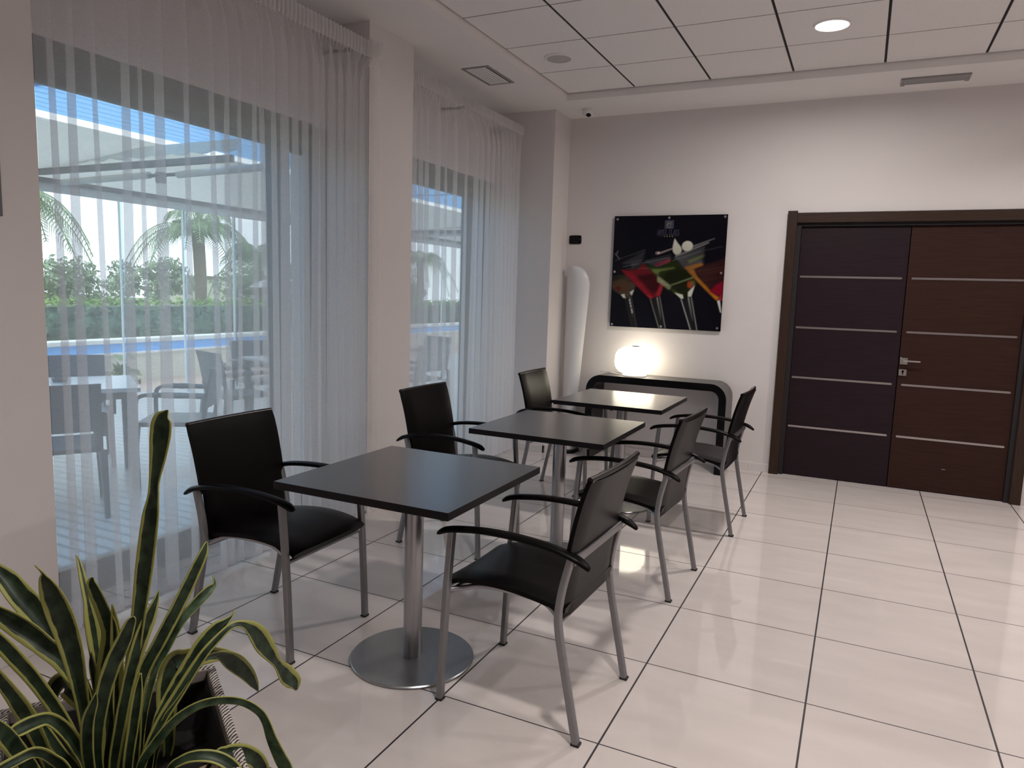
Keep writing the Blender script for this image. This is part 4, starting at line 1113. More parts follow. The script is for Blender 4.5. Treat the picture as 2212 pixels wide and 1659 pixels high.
LEAVES = [[[-0.612,-1.859,0.44,0.0133],[-0.612,-1.859,0.49,0.019],[-0.607,-1.85,0.542,0.0238],[-0.6,-1.841,0.64,0.0268],[-0.594,-1.832,0.738,0.0251],[-0.587,-1.823,0.818,0.0266],[-0.58,-1.812,0.914,0.0327],[-0.573,-1.802,1.005,0.0311],[-0.569,-1.797,1.047,0.0221],[-0.568,-1.794,1.08,0.0202],[-0.563,-1.788,1.131,0.033],[-0.56,-1.783,1.177,0.0421],[-0.558,-1.78,1.205,0.0366],[-0.554,-1.775,1.216,0.0165],[-0.551,-1.771,1.222,0.0037]],[[-0.619,-1.824,0.44,0.0125],[-0.62,-1.817,0.518,0.0179],[-0.624,-1.807,0.598,0.0195],[-0.623,-1.791,0.66,0.0229],[-0.609,-1.755,0.727,0.0248],[-0.596,-1.721,0.789,0.0251],[-0.586,-1.691,0.847,0.0236],[-0.581,-1.669,0.887,0.0187],[-0.584,-1.657,0.905,0.0086],[-0.589,-1.65,0.909,0.001]],[[-0.623,-1.809,0.44,0.008],[-0.627,-1.792,0.554,0.0115],[-0.624,-1.765,0.647,0.0133],[-0.621,-1.738,0.688,0.0151],[-0.613,-1.704,0.74,0.017],[-0.602,-1.667,0.774,0.0214],[-0.599,-1.639,0.79,0.0193],[-0.602,-1.621,0.797,0.0088],[-0.613,-1.615,0.813,0.0014]],[[-0.578,-1.84,0.44,0.0111],[-0.574,-1.838,0.497,0.0159],[-0.564,-1.807,0.565,0.0208],[-0.55,-1.772,0.618,0.0227],[-0.529,-1.725,0.688,0.0198],[-0.516,-1.69,0.721,0.0161],[-0.506,-1.66,0.738,0.0142],[-0.498,-1.633,0.73,0.0189],[-0.492,-1.607,0.702,0.0384],[-0.487,-1.585,0.664,0.0425],[-0.482,-1.561,0.62,0.0251],[-0.483,-1.546,0.598,0.0236],[-0.479,-1.525,0.565,0.0404],[-0.476,-1.503,0.536,0.0335],[-0.48,-1.493,0.51,0.0056]],[[-0.585,-1.819,0.44,0.0135],[-0.574,-1.803,0.566,0.0193],[-0.563,-1.772,0.619,0.0326],[-0.548,-1.736,0.671,0.0396],[-0.537,-1.705,0.712,0.0401],[-0.529,-1.678,0.735,0.0304],[-0.526,-1.659,0.742,0.0153],[-0.525,-1.643,0.749,0.0041],[-0.529,-1.634,0.758,0.0014]],[[-0.56,-1.713,0.653,0.0027],[-0.559,-1.691,0.661,0.0034],[-0.556,-1.668,0.662,0.0076],[-0.554,-1.644,0.648,0.0244],[-0.549,-1.618,0.622,0.039],[-0.543,-1.588,0.583,0.0325],[-0.541,-1.566,0.545,0.0183],[-0.545,-1.551,0.519,0.003]],[[-0.534,-1.881,0.44,0.0105],[-0.511,-1.888,0.542,0.015],[-0.492,-1.867,0.588,0.0181],[-0.468,-1.839,0.628,0.0182],[-0.441,-1.806,0.649,0.016],[-0.414,-1.773,0.649,0.0156],[-0.389,-1.745,0.637,0.0151],[-0.369,-1.723,0.611,0.0159],[-0.359,-1.714,0.585,0.0176],[-0.351,-1.708,0.55,0.0224],[-0.339,-1.699,0.51,0.0274],[-0.33,-1.691,0.481,0.0291],[-0.322,-1.686,0.452,0.0195],[-0.306,-1.676,0.383,0.0166],[-0.291,-1.666,0.303,0.0088],[-0.28,-1.66,0.24,0.001]],[[-0.483,-1.878,0.44,0.0103],[-0.436,-1.885,0.556,0.0147],[-0.414,-1.875,0.582,0.0176],[-0.389,-1.86,0.591,0.0206],[-0.362,-1.841,0.586,0.0221],[-0.337,-1.827,0.569,0.0222],[-0.319,-1.822,0.546,0.0207],[-0.283,-1.812,0.487,0.0176],[-0.246,-1.802,0.418,0.0093],[-0.222,-1.795,0.362,0.001]],[[-0.453,-1.831,0.44,0.0064],[-0.39,-1.82,0.563,0.0091],[-0.377,-1.801,0.566,0.0229],[-0.363,-1.78,0.558,0.0308],[-0.349,-1.761,0.541,0.0311],[-0.341,-1.749,0.519,0.0281],[-0.338,-1.744,0.49,0.0251],[-0.332,-1.734,0.419,0.0213],[-0.326,-1.724,0.337,0.0113],[-0.322,-1.717,0.273,0.0013]],[[-0.659,-1.855,0.44,0.0158],[-0.67,-1.854,0.524,0.0226],[-0.673,-1.855,0.61,0.0256],[-0.669,-1.848,0.675,0.0352],[-0.664,-1.839,0.723,0.0383],[-0.663,-1.835,0.762,0.0351],[-0.671,-1.844,0.811,0.0285],[-0.678,-1.852,0.845,0.0252],[-0.682,-1.856,0.866,0.0188],[-0.682,-1.854,0.878,0.0079]],[[-0.666,-1.846,0.44,0.0137],[-0.697,-1.839,0.594,0.0196],[-0.705,-1.834,0.676,0.0244],[-0.716,-1.832,0.741,0.0293],[-0.727,-1.831,0.779,0.0244],[-0.737,-1.828,0.803,0.0163],[-0.76,-1.821,0.846,0.0139],[-0.783,-1.814,0.878,0.0073],[-0.798,-1.81,0.89,0.0008]],[[-0.633,-1.889,0.44,0.013],[-0.643,-1.903,0.577,0.0186],[-0.645,-1.911,0.664,0.0229],[-0.647,-1.921,0.746,0.0332],[-0.65,-1.932,0.807,0.0387],[-0.653,-1.943,0.851,0.0398],[-0.656,-1.954,0.891,0.0321],[-0.657,-1.962,0.918,0.0174],[-0.655,-1.966,0.932,0.0043],[-0.658,-1.977,0.95,0.0014]],[[-0.673,-1.852,0.44,0.0114],[-0.703,-1.849,0.58,0.0163],[-0.737,-1.863,0.654,0.0356],[-0.77,-1.875,0.729,0.0403],[-0.804,-1.889,0.782,0.0434],[-0.84,-1.906,0.831,0.0416],[-0.869,-1.912,0.86,0.0353],[-0.898,-1.919,0.88,0.0225],[-0.946,-1.931,0.901,0.0191],[-0.995,-1.942,0.912,0.0101],[-1.027,-1.95,0.909,0.0011]],[[-0.638,-1.875,0.44,0.0131],[-0.659,-1.89,0.632,0.0187],[-0.687,-1.909,0.717,0.0354],[-0.715,-1.93,0.754,0.0337],[-0.742,-1.947,0.784,0.038],[-0.769,-1.965,0.811,0.0363],[-0.796,-1.983,0.834,0.0271],[-0.837,-2.01,0.857,0.023],[-0.877,-2.037,0.868,0.0122],[-0.905,-2.055,0.867,0.0014]],[[-0.62,-1.91,0.44,0.0127],[-0.622,-1.925,0.541,0.0182],[-0.64,-1.942,0.61,0.0225],[-0.657,-1.958,0.665,0.0238],[-0.677,-1.978,0.721,0.025],[-0.698,-2.0,0.772,0.0276],[-0.717,-2.017,0.809,0.0259],[-0.734,-2.033,0.836,0.0171],[-0.763,-2.06,0.869,0.0145],[-0.791,-2.087,0.892,0.0077],[-0.81,-2.105,0.897,0.0009]],[[-0.623,-1.949,0.44,0.0144],[-0.627,-1.985,0.564,0.0205],[-0.628,-2.004,0.631,0.023],[-0.63,-2.024,0.693,0.0267],[-0.633,-2.046,0.746,0.0221],[-0.636,-2.068,0.794,0.0163],[-0.639,-2.093,0.836,0.0139],[-0.643,-2.118,0.868,0.0073],[-0.645,-2.135,0.879,0.0008]],[[-0.599,-1.972,0.44,0.0213],[-0.591,-2.039,0.597,0.0305],[-0.564,-2.075,0.669,0.0293],[-0.536,-2.11,0.73,0.0281],[-0.507,-2.144,0.777,0.0196],[-0.48,-2.175,0.808,0.0167],[-0.453,-2.207,0.829,0.0088],[-0.435,-2.228,0.833,0.001]],[[-0.605,-1.916,0.44,0.0127],[-0.603,-1.932,0.539,0.0181],[-0.597,-1.952,0.595,0.0221],[-0.593,-1.976,0.645,0.0231],[-0.592,-2.004,0.683,0.0212],[-0.591,-2.032,0.693,0.0235],[-0.589,-2.059,0.695,0.023],[-0.583,-2.08,0.698,0.0107],[-0.567,-2.137,0.694,0.0091],[-0.55,-2.194,0.679,0.0048],[-0.539,-2.232,0.66,0.0005]],[[-0.597,-1.881,0.44,0.013],[-0.594,-1.885,0.513,0.0186],[-0.593,-1.869,0.59,0.0218],[-0.589,-1.848,0.68,0.0234],[-0.583,-1.825,0.754,0.0267],[-0.579,-1.805,0.799,0.0237],[-0.579,-1.79,0.827,0.0127],[-0.582,-1.78,0.846,0.0016]],[[-0.604,-1.903,0.44,0.016],[-0.602,-1.914,0.531,0.0228],[-0.598,-1.914,0.598,0.0242],[-0.588,-1.905,0.677,0.0271],[-0.575,-1.892,0.738,0.0301],[-0.561,-1.878,0.783,0.0286],[-0.55,-1.868,0.822,0.018],[-0.545,-1.867,0.833,0.003]],[[-0.646,-1.844,0.44,0.0136],[-0.65,-1.842,0.488,0.0194],[-0.649,-1.837,0.59,0.0209],[-0.648,-1.832,0.673,0.0224],[-0.649,-1.831,0.74,0.0192],[-0.651,-1.831,0.783,0.0127],[-0.655,-1.832,0.82,0.0016]],[[-0.696,-1.851,0.44,0.0138],[-0.727,-1.848,0.558,0.0197],[-0.756,-1.846,0.602,0.0429],[-0.788,-1.849,0.619,0.0465],[-0.819,-1.849,0.607,0.0402],[-0.844,-1.842,0.578,0.0204],[-0.883,-1.831,0.521,0.0173],[-0.921,-1.82,0.454,0.0092],[-0.947,-1.813,0.399,0.001]],[[-0.586,-1.922,0.44,0.0145],[-0.576,-1.946,0.557,0.0207],[-0.575,-1.949,0.616,0.022],[-0.571,-1.947,0.657,0.0204],[-0.563,-1.941,0.687,0.0146],[-0.558,-1.938,0.709,0.0023]],[[-0.623,-1.741,0.44,0.0168],[-0.624,-1.735,0.469,0.024],[-0.632,-1.73,0.555,0.0411],[-0.636,-1.717,0.61,0.0481],[-0.636,-1.7,0.634,0.0519],[-0.635,-1.681,0.633,0.0455],[-0.632,-1.621,0.618,0.0387],[-0.629,-1.561,0.592,0.0205],[-0.627,-1.521,0.565,0.0023]],[[-0.633,-1.917,0.44,0.0107],[-0.637,-1.929,0.516,0.0153],[-0.661,-1.943,0.556,0.0167],[-0.684,-1.956,0.598,0.0181],[-0.711,-1.973,0.645,0.0195],[-0.734,-1.987,0.684,0.0179],[-0.75,-1.99,0.709,0.012],[-0.762,-1.986,0.714,0.003]],[[-0.661,-1.85,0.44,0.0079],[-0.678,-1.847,0.552,0.0113],[-0.688,-1.85,0.637,0.0145],[-0.697,-1.852,0.687,0.0128],[-0.703,-1.849,0.712,0.0016]],[[-0.594,-1.802,0.44,0.0103],[-0.592,-1.795,0.492,0.0147],[-0.582,-1.774,0.558,0.0164],[-0.574,-1.756,0.611,0.0149],[-0.571,-1.746,0.642,0.0026]],[[-0.61,-1.885,0.44,0.012],[-0.61,-1.89,0.511,0.0171],[-0.61,-1.881,0.575,0.0186],[-0.614,-1.878,0.639,0.0201],[-0.616,-1.872,0.685,0.0186],[-0.616,-1.864,0.714,0.0031]],[[-0.569,-1.954,0.44,0.0137],[-0.545,-2.007,0.593,0.0196],[-0.54,-2.035,0.642,0.0163],[-0.535,-2.063,0.672,0.0159],[-0.532,-2.093,0.679,0.0156],[-0.526,-2.151,0.681,0.0133],[-0.52,-2.209,0.671,0.007],[-0.516,-2.248,0.655,0.0008]],[[-0.573,-1.873,0.44,0.0119],[-0.564,-1.876,0.524,0.017],[-0.56,-1.865,0.598,0.0185],[-0.557,-1.855,0.66,0.017],[-0.556,-1.847,0.705,0.0025]]]
sn = thing('snake_plant', 'variegated snake plant with yellow edged leaves in the square planter', 'plant', (-0.614, -1.862, 0.432))
base = Vector((-0.614, -1.862, 0.432)); AIM = Vector((0.67, -2.75, 1.47))
rl = random.Random(11)
for li, L_ in enumerate(LEAVES):
    c = spline([tuple(q[:3]) for q in L_], 6)
    wt = spline([(q[3], 0, 0) for q in L_], 6)
    n = len(c); rows = []; cur = rl.uniform(0.15, 0.55); tw = rl.uniform(-0.8, 0.8); tw2 = rl.uniform(-0.8, 0.8)
    for i in range(n):
        d = (c[min(i + 1, n - 1)] - c[max(i - 1, 0)]).normalized()
        v = (AIM - c[i]).normalized()
        side = d.cross(v)
        if side.length < 0.05: side = d.cross(Vector((0, 0, 1)))
        side.normalize(); nrm = side.cross(d).normalized()
        t_ = i / (n - 1); a_ = tw * (1 - t_) + tw2 * t_
        s2 = side * cos(a_) + nrm * sin(a_); n2 = nrm * cos(a_) - side * sin(a_)
        w = max(0.0012, wt[i].x) * 0.5 * 1.06
        row = []
        for k in range(7):
            u = -1 + 2 * k / 6
            row.append(c[i] + s2 * (u * w) - n2 * (cur * w * (1 - u * u)) * 1.3 - base)
        rows.append(row)
    vs = [p for r in rows for p in r]
    me = bpy.data.meshes.new('leaf'); fs = []; shift = rl.uniform(-.07, .07)
    for i in range(n - 1):
        for k in range(6): fs.append((i * 7 + k, i * 7 + k + 1, (i + 1) * 7 + k + 1, (i + 1) * 7 + k))
    me.from_pydata([tuple(p) for p in vs], [], fs)
    uvl = me.uv_layers.new(name='UVMap')
    for lp_ in me.loops:
        vi = lp_.vertex_index; uvl.data[lp_.index].uv = ((vi % 7) / 6 + shift, (vi // 7) / (n - 1))
    me.polygons.foreach_set('use_smooth', [True] * len(me.polygons))
    me.materials.append(M['leaf'][{10: 2, 9: 1, 20: 2, 15: 1, 14: 1, 3: 1, 6: 3, 11: 0, 2: 3, 23: 1, 21: 1, 18: 1, 26: 3}.get(li, 0)])
    o = bpy.data.objects.new('leaf', me); COL.objects.link(o); o.parent = sn
    so_ = o.modifiers.new('thickness', 'SOLIDIFY'); so_.thickness = 0.0022; so_.offset = 0
# two dry leaves on the soil
for k, (x, y, rz, s_, lab) in enumerate(((-0.475, -1.755, 0.5, 1.0, 'curled dry brown leaf standing on the soil by the right rim'), (-0.430, -1.830, 2.2, 0.75, 'flat crumpled dry leaf on the soil near the front rim'))):
    pts = spline([(-0.05, 0, 0.004), (-0.02, 0.006, 0.014), (0.02, -0.004, 0.03 if k == 0 else 0.012), (0.06, 0.003, 0.058 if k == 0 else 0.008)], 5)
    b = MB(); rows = []
    for i, p in enumerate(pts):
        t_ = i / (len(pts) - 1); w = 0.016 * sin(pi * min(1, t_ * 0.92 + .08)) + 0.001
        rows.append([(p.x * s_, (p.y + u * w) * s_, (p.z + 0.008 * u * u * sin(5 * t_ + k)) * s_) for u in (-1, -.5, 0, .5, 1)])
    b.grid(rows); b.grid([[(q[0], q[1], q[2] - 0.0015) for q in r] for r in rows])
    o = obj('dry_leaf', b, M['dry'], smooth=60); o.location = (x, y, 0.441); o.rotation_euler = (0, 0, rz)
    tag(o, lab, 'dry leaf', 'dry leaves on the soil')

# ================================================================== OUTSIDE THE WINDOWS
b = MB(); b.box(-8.1, -2.60, -6, 16, -0.10, -0.02)
struct(obj('terrace_deck', b, M['deck'], smooth=0))
b = MB(); b.box(-9.15, -8.1, -6, 24, -0.10, -0.022)
struct(obj('terrace_paving', b, M['terracotta'], smooth=0))
b = MB(); b.box(-60, -9.15, -30, 60, -0.14, -0.06)
struct(obj('lawn', b, M['grass'], smooth=0))

# raised pool
po = thing('raised_pool', 'raised swimming pool wall with a bright blue band beyond the terrace', 'pool', (-9.15, 8.0, -0.05))
L0, L1 = -8.0, 14.0
b = MB(); b.box(-0.25, 0.0, L0, L1, 0, 0.43); obj('pool_wall', b, M['cream'], po, smooth=0)
b = MB(); b.box(-0.27, 0.03, L0, L1, 0.43, 0.47); obj('pool_ledge', b, M['capwhite'], po, smooth=0, bevel=0.008)
b = MB(); b.box(-0.22, -0.02, L0, L1, 0.47, 0.60); obj('blue_band', b, M['blue'], po, smooth=0)
b = MB(); b.box(-0.27, 0.02, L0, L1, 0.60, 0.665); obj('pool_coping', b, M['capwhite'], po, smooth=0, bevel=0.01)
b = MB(); b.box(-3.0, -0.26, L0, L1, 0.10, 0.27); obj('pool_water', b, M['water'], po, smooth=0)
b = MB(); b.box(-3.2, -3.0, L0, L1, 0.0, 0.33); obj('pool_far_wall', b, M['capwhite'], po, smooth=0)

def foliage(b, rnd, n, place, size, mi=0):
    for _ in range(n):
        p = Vector(place()); s = size * rnd.uniform(0.6, 1.4)
        u = Vector((rnd.gauss(0, 1), rnd.gauss(0, 1), rnd.gauss(0, 1))).normalized()
        w = u.cross(Vector((rnd.gauss(0, 1), rnd.gauss(0, 1), rnd.gauss(0, 1)))).normalized()
        q = u.cross(w)
        b.add([p - w * s, p - w * s * 0.1 + q * s * 0.45, p + w * s, p - w * s * 0.1 - q * s * 0.45], [(0, 1, 2, 3)], mi)
rnd = random.Random(21)
hd = thing('clipped_hedge', 'long clipped green hedge behind the raised pool', 'hedge', (-13.0, 9.0, -0.06))
b = MB(); b.box(-0.45, 0.45, -11, 15, 0, 1.02)
foliage(b, rnd, 5200, lambda: (0.47 + rnd.uniform(-.05, .06), rnd.uniform(-11, 15), rnd.uniform(0, 1.05)), 0.07)
obj('hedge_body', b, M['hedge'], hd, smooth=0)
b = MB()
foliage(b, rnd, 3600, lambda: (rnd.uniform(-.5, .52), rnd.uniform(-11, 15), 1.05 + abs(rnd.gauss(0, .06))), 0.06)
obj('lit_top_leaves', b, M['hedge_top'], hd, smooth=0)  # top leaves, their lighter colour stands in for light from above

def tree(label, x, y, h, r, n, seed, trunk=True):
    rr = random.Random(seed)
    t = thing('garden_tree', label, 'tree', (x, y, -0.06), 0, 'trees behind the hedge')
    blobs = [(rr.uniform(-r * .5, r * .5), rr.uniform(-r * .95, r * .95), rr.uniform(h * .45, h * .85), r * rr.uniform(.35, .6)) for _ in range(9)]
    b = MB()
    def pl_():
        bx, by, bz, br = rr.choice(blobs)
        v = Vector((rr.gauss(0, 1), rr.gauss(0, 1), rr.gauss(0, 1))).normalized() * br * (0.55 + 0.45 * rr.random())
        return (bx + v.x, by + v.y, max(0.2, bz + v.z * 0.8))
    foliage(b, rr, n, pl_, 0.10)
    obj('crown', b, M['tree'], t, smooth=0)
    b = MB(); b.tube([(0, 0, 0), (0.05, 0.05, h * .3), (0.0, 0.1, h * .6)], circ(0.09, 8), up=(1, 0, 0)); obj('trunk', b, M['trunk'], t, smooth=60)
    return t
TS = [(-22, 8.6, 2.2, 1.25, 'bushy pale green tree at the far left of the view through the near window'),
      (-23, 12.4, 2.3, 1.35, 'bushy green tree left of the tall palm behind the hedge'),
      (-24, 16.6, 2.5, 1.4, 'bushy green tree directly behind the tall palm trunk'),
      (-24, 21.0, 2.5, 1.4, 'bushy green tree right of the tall palm behind the hedge'),
      (-24, 26.0, 2.6, 1.5, 'bushy green tree seen between the two curtained windows'),
      (-23, 31.5, 2.8, 1.5, 'bushy green tree seen through the farther window')]
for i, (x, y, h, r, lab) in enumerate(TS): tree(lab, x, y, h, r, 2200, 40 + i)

def palm(label, x, y, h, nf, ln, seed):
    rr = random.Random(seed)
    t = thing('palm_tree', label, 'palm tree', (x, y, -0.06), 0, 'palms behind the hedge')
    b = MB(); b.tube(spline([(0, 0, 0), (0.03, 0.04, h * .5), (0, 0, h)], 6), circ(0.17, 10), up=(1, 0, 0)); obj('trunk', b, M['trunk'], t, smooth=60)
    for k in range(nf):
        a = 2 * pi * k / nf + rr.uniform(-.15, .15); e = rr.uniform(0.2, 1.25); l = ln * rr.uniform(.85, 1.1)
        pts = []
        for i in range(9):
            s = i / 8; rad = l * (s * cos(e) * (1 - .22 * s) + .12 * s)
            z = h + l * (s * sin(e) - 0.85 * s * s * (0.8 + .4 * cos(e)))
            pts.append(Vector((rad * cos(a), rad * sin(a), z)))
        b = MB(); b.tube(pts, circ(0.014, 5), up=(0.3, 0.2, 1))
        c = spline(pts, 4); side = Vector((-sin(a), cos(a), 0))
        for i in range(2, len(c)):
            s = i / len(c); w = 0.55 * sin(pi * min(1, s * .9 + .1)) + .08
            d = (c[i] - c[i - 1]).normalized()
            for sg in (-1, 1):
                tip = c[i] + side * sg * w * 0.62 + d * w * .35 + Vector((0, 0, -w * rr.uniform(.45, .95)))
                mid = c[i] + side * sg * w * 0.42 + d * w * .14 + Vector((0, 0, -w * .15))
                q = d * 0.011
                b.add([c[i] - q, c[i] + q, mid + q, tip, mid - q], [(0, 1, 2, 3, 4)])
        obj('frond', b, M['palm'], t, smooth=0)
    return t
palm('tallest palm tree with drooping fronds in the middle of the near window view', -17, 12.6, 3.0, 19, 2.3, 3)
palm('palm tree whose fronds show at the left edge of the near window view', -17, 7.3, 3.4, 17, 2.2, 5)
palm('palm tree right of the tallest palm, beside the sash stile', -19, 16.9, 2.5, 16, 2.0, 8)
palm('palm tree seen through the farther window behind the curtain folds', -19, 27.5, 3.0, 16, 2.3, 9)

gw = thing('garden_wall', 'cream garden building wall beyond the hedge under the palms', 'wall', (-30, 24.5, -0.06))
b = MB(); b.box(-0.3, 0.3, -3.2, 3.0, 0, 1.75); obj('rendered_wall', b, M['cream'], gw, smooth=0)
b = MB(); b.box(-0.4, 0.4, -3.3, 3.1, 1.75, 1.9); obj('wall_coping', b, M['trunk'], gw, smooth=0)
um = thing('garden_parasol', 'small pale parasol beyond the hedge beside the sash stile', 'parasol', (-17, 15.3, -0.06))
b = MB(); b.lathe([(0.55, 1.45), (0.30, 1.62), (0.02, 1.72)], 8, closed_bot=True); obj('canopy', b, M['ext_top'], um, smooth=0)
b = MB(); b.cyl((0, 0, 0), 0.02, 1.7, 8); obj('pole', b, M['awn_metal'], um, smooth=30)
nb = thing('garden_lamp', 'dark garden lamp post standing behind the hedge', 'lamp post', (-15.5, 9.0, -0.06))
b = MB(); b.cyl((0, 0, 0), 0.03, 1.45, 8); b.cyl((0, 0, 1.45), 0.09, 0.10, 10); obj('post', b, M['awn_dark'], nb, smooth=30)

# ---------------------------------------------------------------- terrace roof, awning, posts
pr = thing('terrace_roof', 'pale blue translucent slatted roof over the terrace by the windows', 'roof', (-2.80, 4.0, 2.72))
k = 0
x = -0.05
while x > -2.2:
    b = MB(); b.box(x - 0.118, x, -7, 9, 0.0, 0.012); obj('roof_slat', b, M['poly'], pr, smooth=0); x -= 0.135
b = MB()
for y in (-6.5, -3.7, -0.9, 1.6, 4.4, 7.2): b.box(-2.3, 0.0, y - 0.03, y + 0.03, 0.013, 0.09)
obj('roof_rafters', b, M['capwhite'], pr, smooth=0)
aw = thing('fabric_awning', 'grey fabric awning sloping down over the terrace beyond the translucent roof', 'awning', (-5.10, 4.0, 2.69))
b = MB(); rows = []
for i in range(13):
    s = i / 12; rows.append([(-2.36 * s, y, -0.14 * s - 0.05 * sin(pi * s)) for y in (-7, -2, 2, 6, 9)])
b.grid(rows); b.grid([[(p[0], p[1], p[2] + 0.004) for p in r] for r in rows])
obj('awning_fabric', b, M['canvas'], aw, smooth=60)
b = MB(); b.box(-2.45, -2.33, -7, 9, -0.27, -0.13); obj('front_bar', b, M['awn_metal'], aw, smooth=0, bevel=0.01)
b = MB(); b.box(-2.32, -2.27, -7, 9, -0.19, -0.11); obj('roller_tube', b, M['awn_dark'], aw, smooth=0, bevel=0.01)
for y in (-2.15, 4.6):
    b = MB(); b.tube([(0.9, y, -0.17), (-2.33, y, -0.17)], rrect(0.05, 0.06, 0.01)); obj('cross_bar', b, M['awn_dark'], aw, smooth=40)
    # scalloped edge hanging along the bar
    b = MB(); top = []; bot = []
    for i in range(61):
        xx = 1.0 - 3.2 * i / 60; top.append((xx, y - 0.03, -0.02)); bot.append((xx, y - 0.03 + 0.008 * sin(i), -0.10 - 0.022 * abs(sin(pi * i / 5))))
    b.grid([top, bot]); b.grid([[(p[0], p[1] + .004, p[2]) for p in r] for r in (top, bot)])
    obj('valance', b, M['canvas'], aw, smooth=60)
    for (xa, xb, dy) in ((-2.20, -0.75, .55), (-0.35, 0.8, .50)):
        b = MB(); b.tube([(xa, y + dy, -0.175), (xb, y + dy - .06, -0.165)], circ(0.035, 12)); obj('folding_arm', b, M['awn_metal'], aw, smooth=60)
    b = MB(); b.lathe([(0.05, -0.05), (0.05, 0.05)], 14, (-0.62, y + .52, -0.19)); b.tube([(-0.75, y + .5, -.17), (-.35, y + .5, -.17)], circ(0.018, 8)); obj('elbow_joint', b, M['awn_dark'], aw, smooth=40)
for i, (y, lab) in enumerate(((3.16, 'slim clear wind screen post left of the palm trunk, at the terrace edge'), (4.06, 'slim clear wind screen post in front of the palm trunk'), (4.91, 'slim clear wind screen post nearest the sash stile of the near window'), (10.6, 'slim clear wind screen post seen through the farther window'))):
    t = thing('screen_post', lab, 'post', (-7.45, y, -0.02), 0, 'wind screen posts at the terrace edge')
    b = MB(); b.box(-0.008, 0.008, -0.010, 0.010, 0, 2.45); obj('post_profile', b, M['capwhite'], t, smooth=0)
    b = MB(); b.box(-0.003, 0.003, 0.010, 0.045, 0.02, 2.43); obj('screen_edge', b, M['screen'], t, smooth=0)

# ---------------------------------------------------------------- terrace furniture
def make_resin_chair(label, loc, rz):
    t = thing('resin_armchair', label, 'chair', loc, rz, 'grey resin armchairs on the terrace')
    b = MB(); b.box(-0.23, 0.25, -0.235, 0.235, 0.415, 0.45); obj('seat', b, M['resin'], t, smooth=0, bevel=0.012)
    prof = [(-0.228, 0.555), (-0.240, 0.62), (-0.264, 0.75), (-0.292, 0.86)]
    b = MB(); rows = []
    for x, z in prof: rows.append([(x - 0.018 * (1 - s * s), s * 0.245, z) for s in (-1, -.6, -.2, .2, .6, 1)])
    r2 = [[(p[0] - 0.02, p[1], p[2]) for p in r] for r in rows]
    b.grid(rows); b.grid(r2); b.grid([rows[-1], r2[-1]]); b.grid([rows[0], r2[0]])
    for e in (0, -1): b.grid([[r[e] for r in rows], [r[e] for r in r2]])
    obj('backrest', b, M['resin'], t, smooth=40)
    for s in (-1, 1):
        b = MB(); b.tube([(-0.225, s * .215, .44), (-0.243, s * .222, .565)], rrect(0.03, 0.05, 0.008, 3), up=(0, 1, 0)); obj('back_post', b, M['resin'], t, smooth=40)
    pr_ = rrect(0.045, 0.028, 0.008, 3)
    for s in (-1, 1):
        b = MB(); b.tube(spline([(-0.245, s * .262, .655), (0.10, s * .265, .662), (0.20, s * .266, .650), (0.232, s * .266, .60), (0.235, s * .264, .43)], 5), pr_, up=(1, 0, 0.01)); obj('armrest', b, M['resin'], t, smooth=40)
        for xa, xb in ((0.235, 0.262), (-0.235, -0.285)):
            b = MB(); b.tube([(xa, s * .245, .43), (xb, s * .255, 0.0)], rrect(0.042, 0.042, 0.008, 3), up=(1, 0, 0), scales=[(1.15, 1.15), (.75, .75)]); obj('leg', b, M['resin'], t, smooth=40)
    return t
def face(dx, dy): return math.atan2(dy, dx)
A_ = (-0.85, 0.53)
RC = make_resin_chair('grey terrace armchair seen from behind at the lower left of the near window', (-3.90, 0.085, -0.02), face(*A_))
dup(RC, 'grey terrace armchair behind the left terrace table, its back towards the pool', (-5.02, 0.93, -0.02), face(-A_[0], -A_[1]))
dup(RC, 'grey terrace armchair in side view right of the left terrace table', (-4.06, 1.14, -0.02), face(-0.80, -0.60))
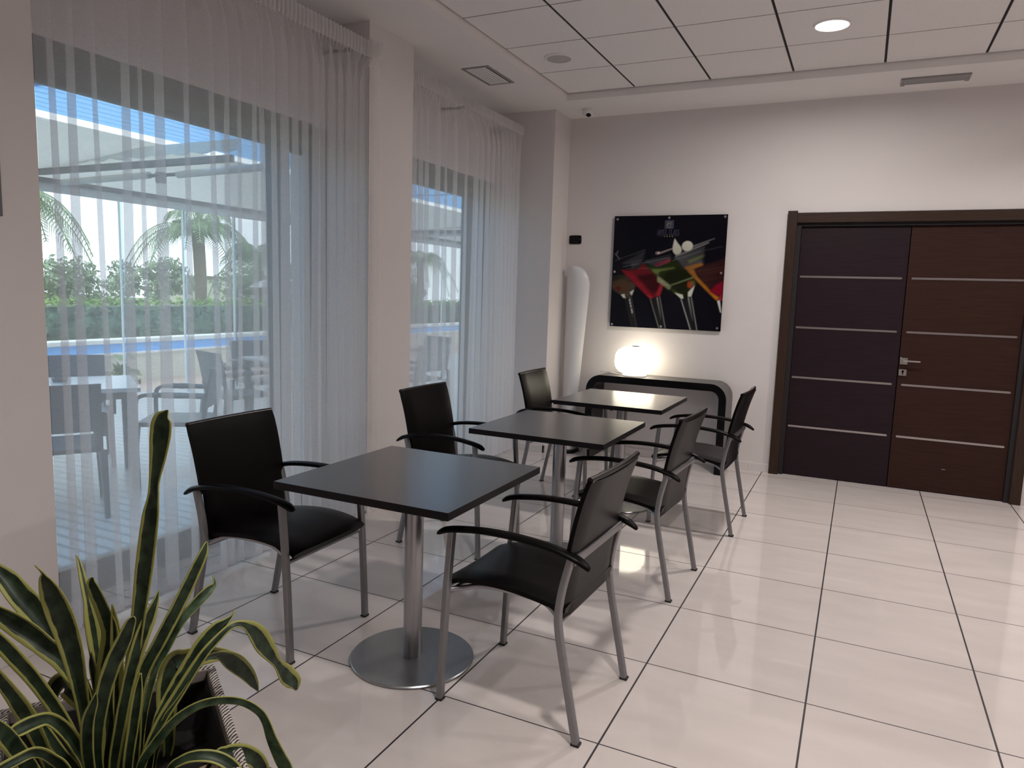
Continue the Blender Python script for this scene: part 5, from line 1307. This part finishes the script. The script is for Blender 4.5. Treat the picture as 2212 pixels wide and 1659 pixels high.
dup(RC, 'grey terrace armchair turned to the farther terrace table, left of it', (-4.72, 2.38, -0.02), face(0.30, 0.95))
dup(RC, 'grey terrace armchair behind the farther terrace table, facing the room', (-5.32, 3.30, -0.02), face(0.94, -0.34))
dup(RC, 'grey terrace armchair seen from behind through the farther window', (-4.12, 4.58, -0.02), face(-0.97, 0.22))
dup(RC, 'grey terrace armchair beyond the other one in the farther window', (-4.65, 5.55, -0.02), face(-0.2, -0.97))
def terrace_table(label, loc, rz):
    t = thing('terrace_table', label, 'table', loc, rz, 'pale square tables on the terrace')
    b = MB(); b.box(-0.40, 0.40, -0.40, 0.40, 0.715, 0.745); obj('tabletop', b, M['ext_top'], t, smooth=0, bevel=0.004)
    for sx_ in (-1, 1):
        for sy_ in (-1, 1):
            b = MB(); b.tube([(sx_ * .35, sy_ * .35, .715), (sx_ * .36, sy_ * .36, 0)], rrect(.05, .05, .01), up=(1, 0, 0)); obj('leg', b, M['resin'], t, smooth=40)
    b = MB(); b.box(-0.34, 0.34, -0.34, 0.34, 0.66, 0.714); obj('apron', b, M['resin'], t, smooth=0)
    return t
TT = terrace_table('pale square terrace table outside the left part of the near window', (-4.44, 0.56, -0.02), face(*A_))
dup(TT, 'pale square terrace table outside the right part of the near window', (-4.64, 3.06, -0.02), face(0.94, -0.34))
ash = thing('ashtray', 'small dark ashtray on the left terrace table', 'ashtray', (-4.58, 0.55, 0.725))
b = MB(); b.lathe([(0.045, 0), (0.055, 0.028), (0.045, 0.028), (0.04, 0.008)], 20); obj('bowl', b, M['resin'], ash, smooth=40)
for i, (x, y, lab) in enumerate(((-8.75, 3.02, 'leafy green weed against the pool wall, left of the terrace table'), (-8.85, 4.15, 'small green weed against the pool wall beside the chair back'))):
    rr = random.Random(70 + i); b = MB()
    foliage(b, rr, 60, lambda: (rr.gauss(0, .06), rr.gauss(0, .13), abs(rr.gauss(.12, .10))), 0.09)
    o = obj('weed', b, M['palm'], smooth=0); o.location = (x, y, -0.02); tag(o, lab, 'plant', 'weeds at the pool wall')
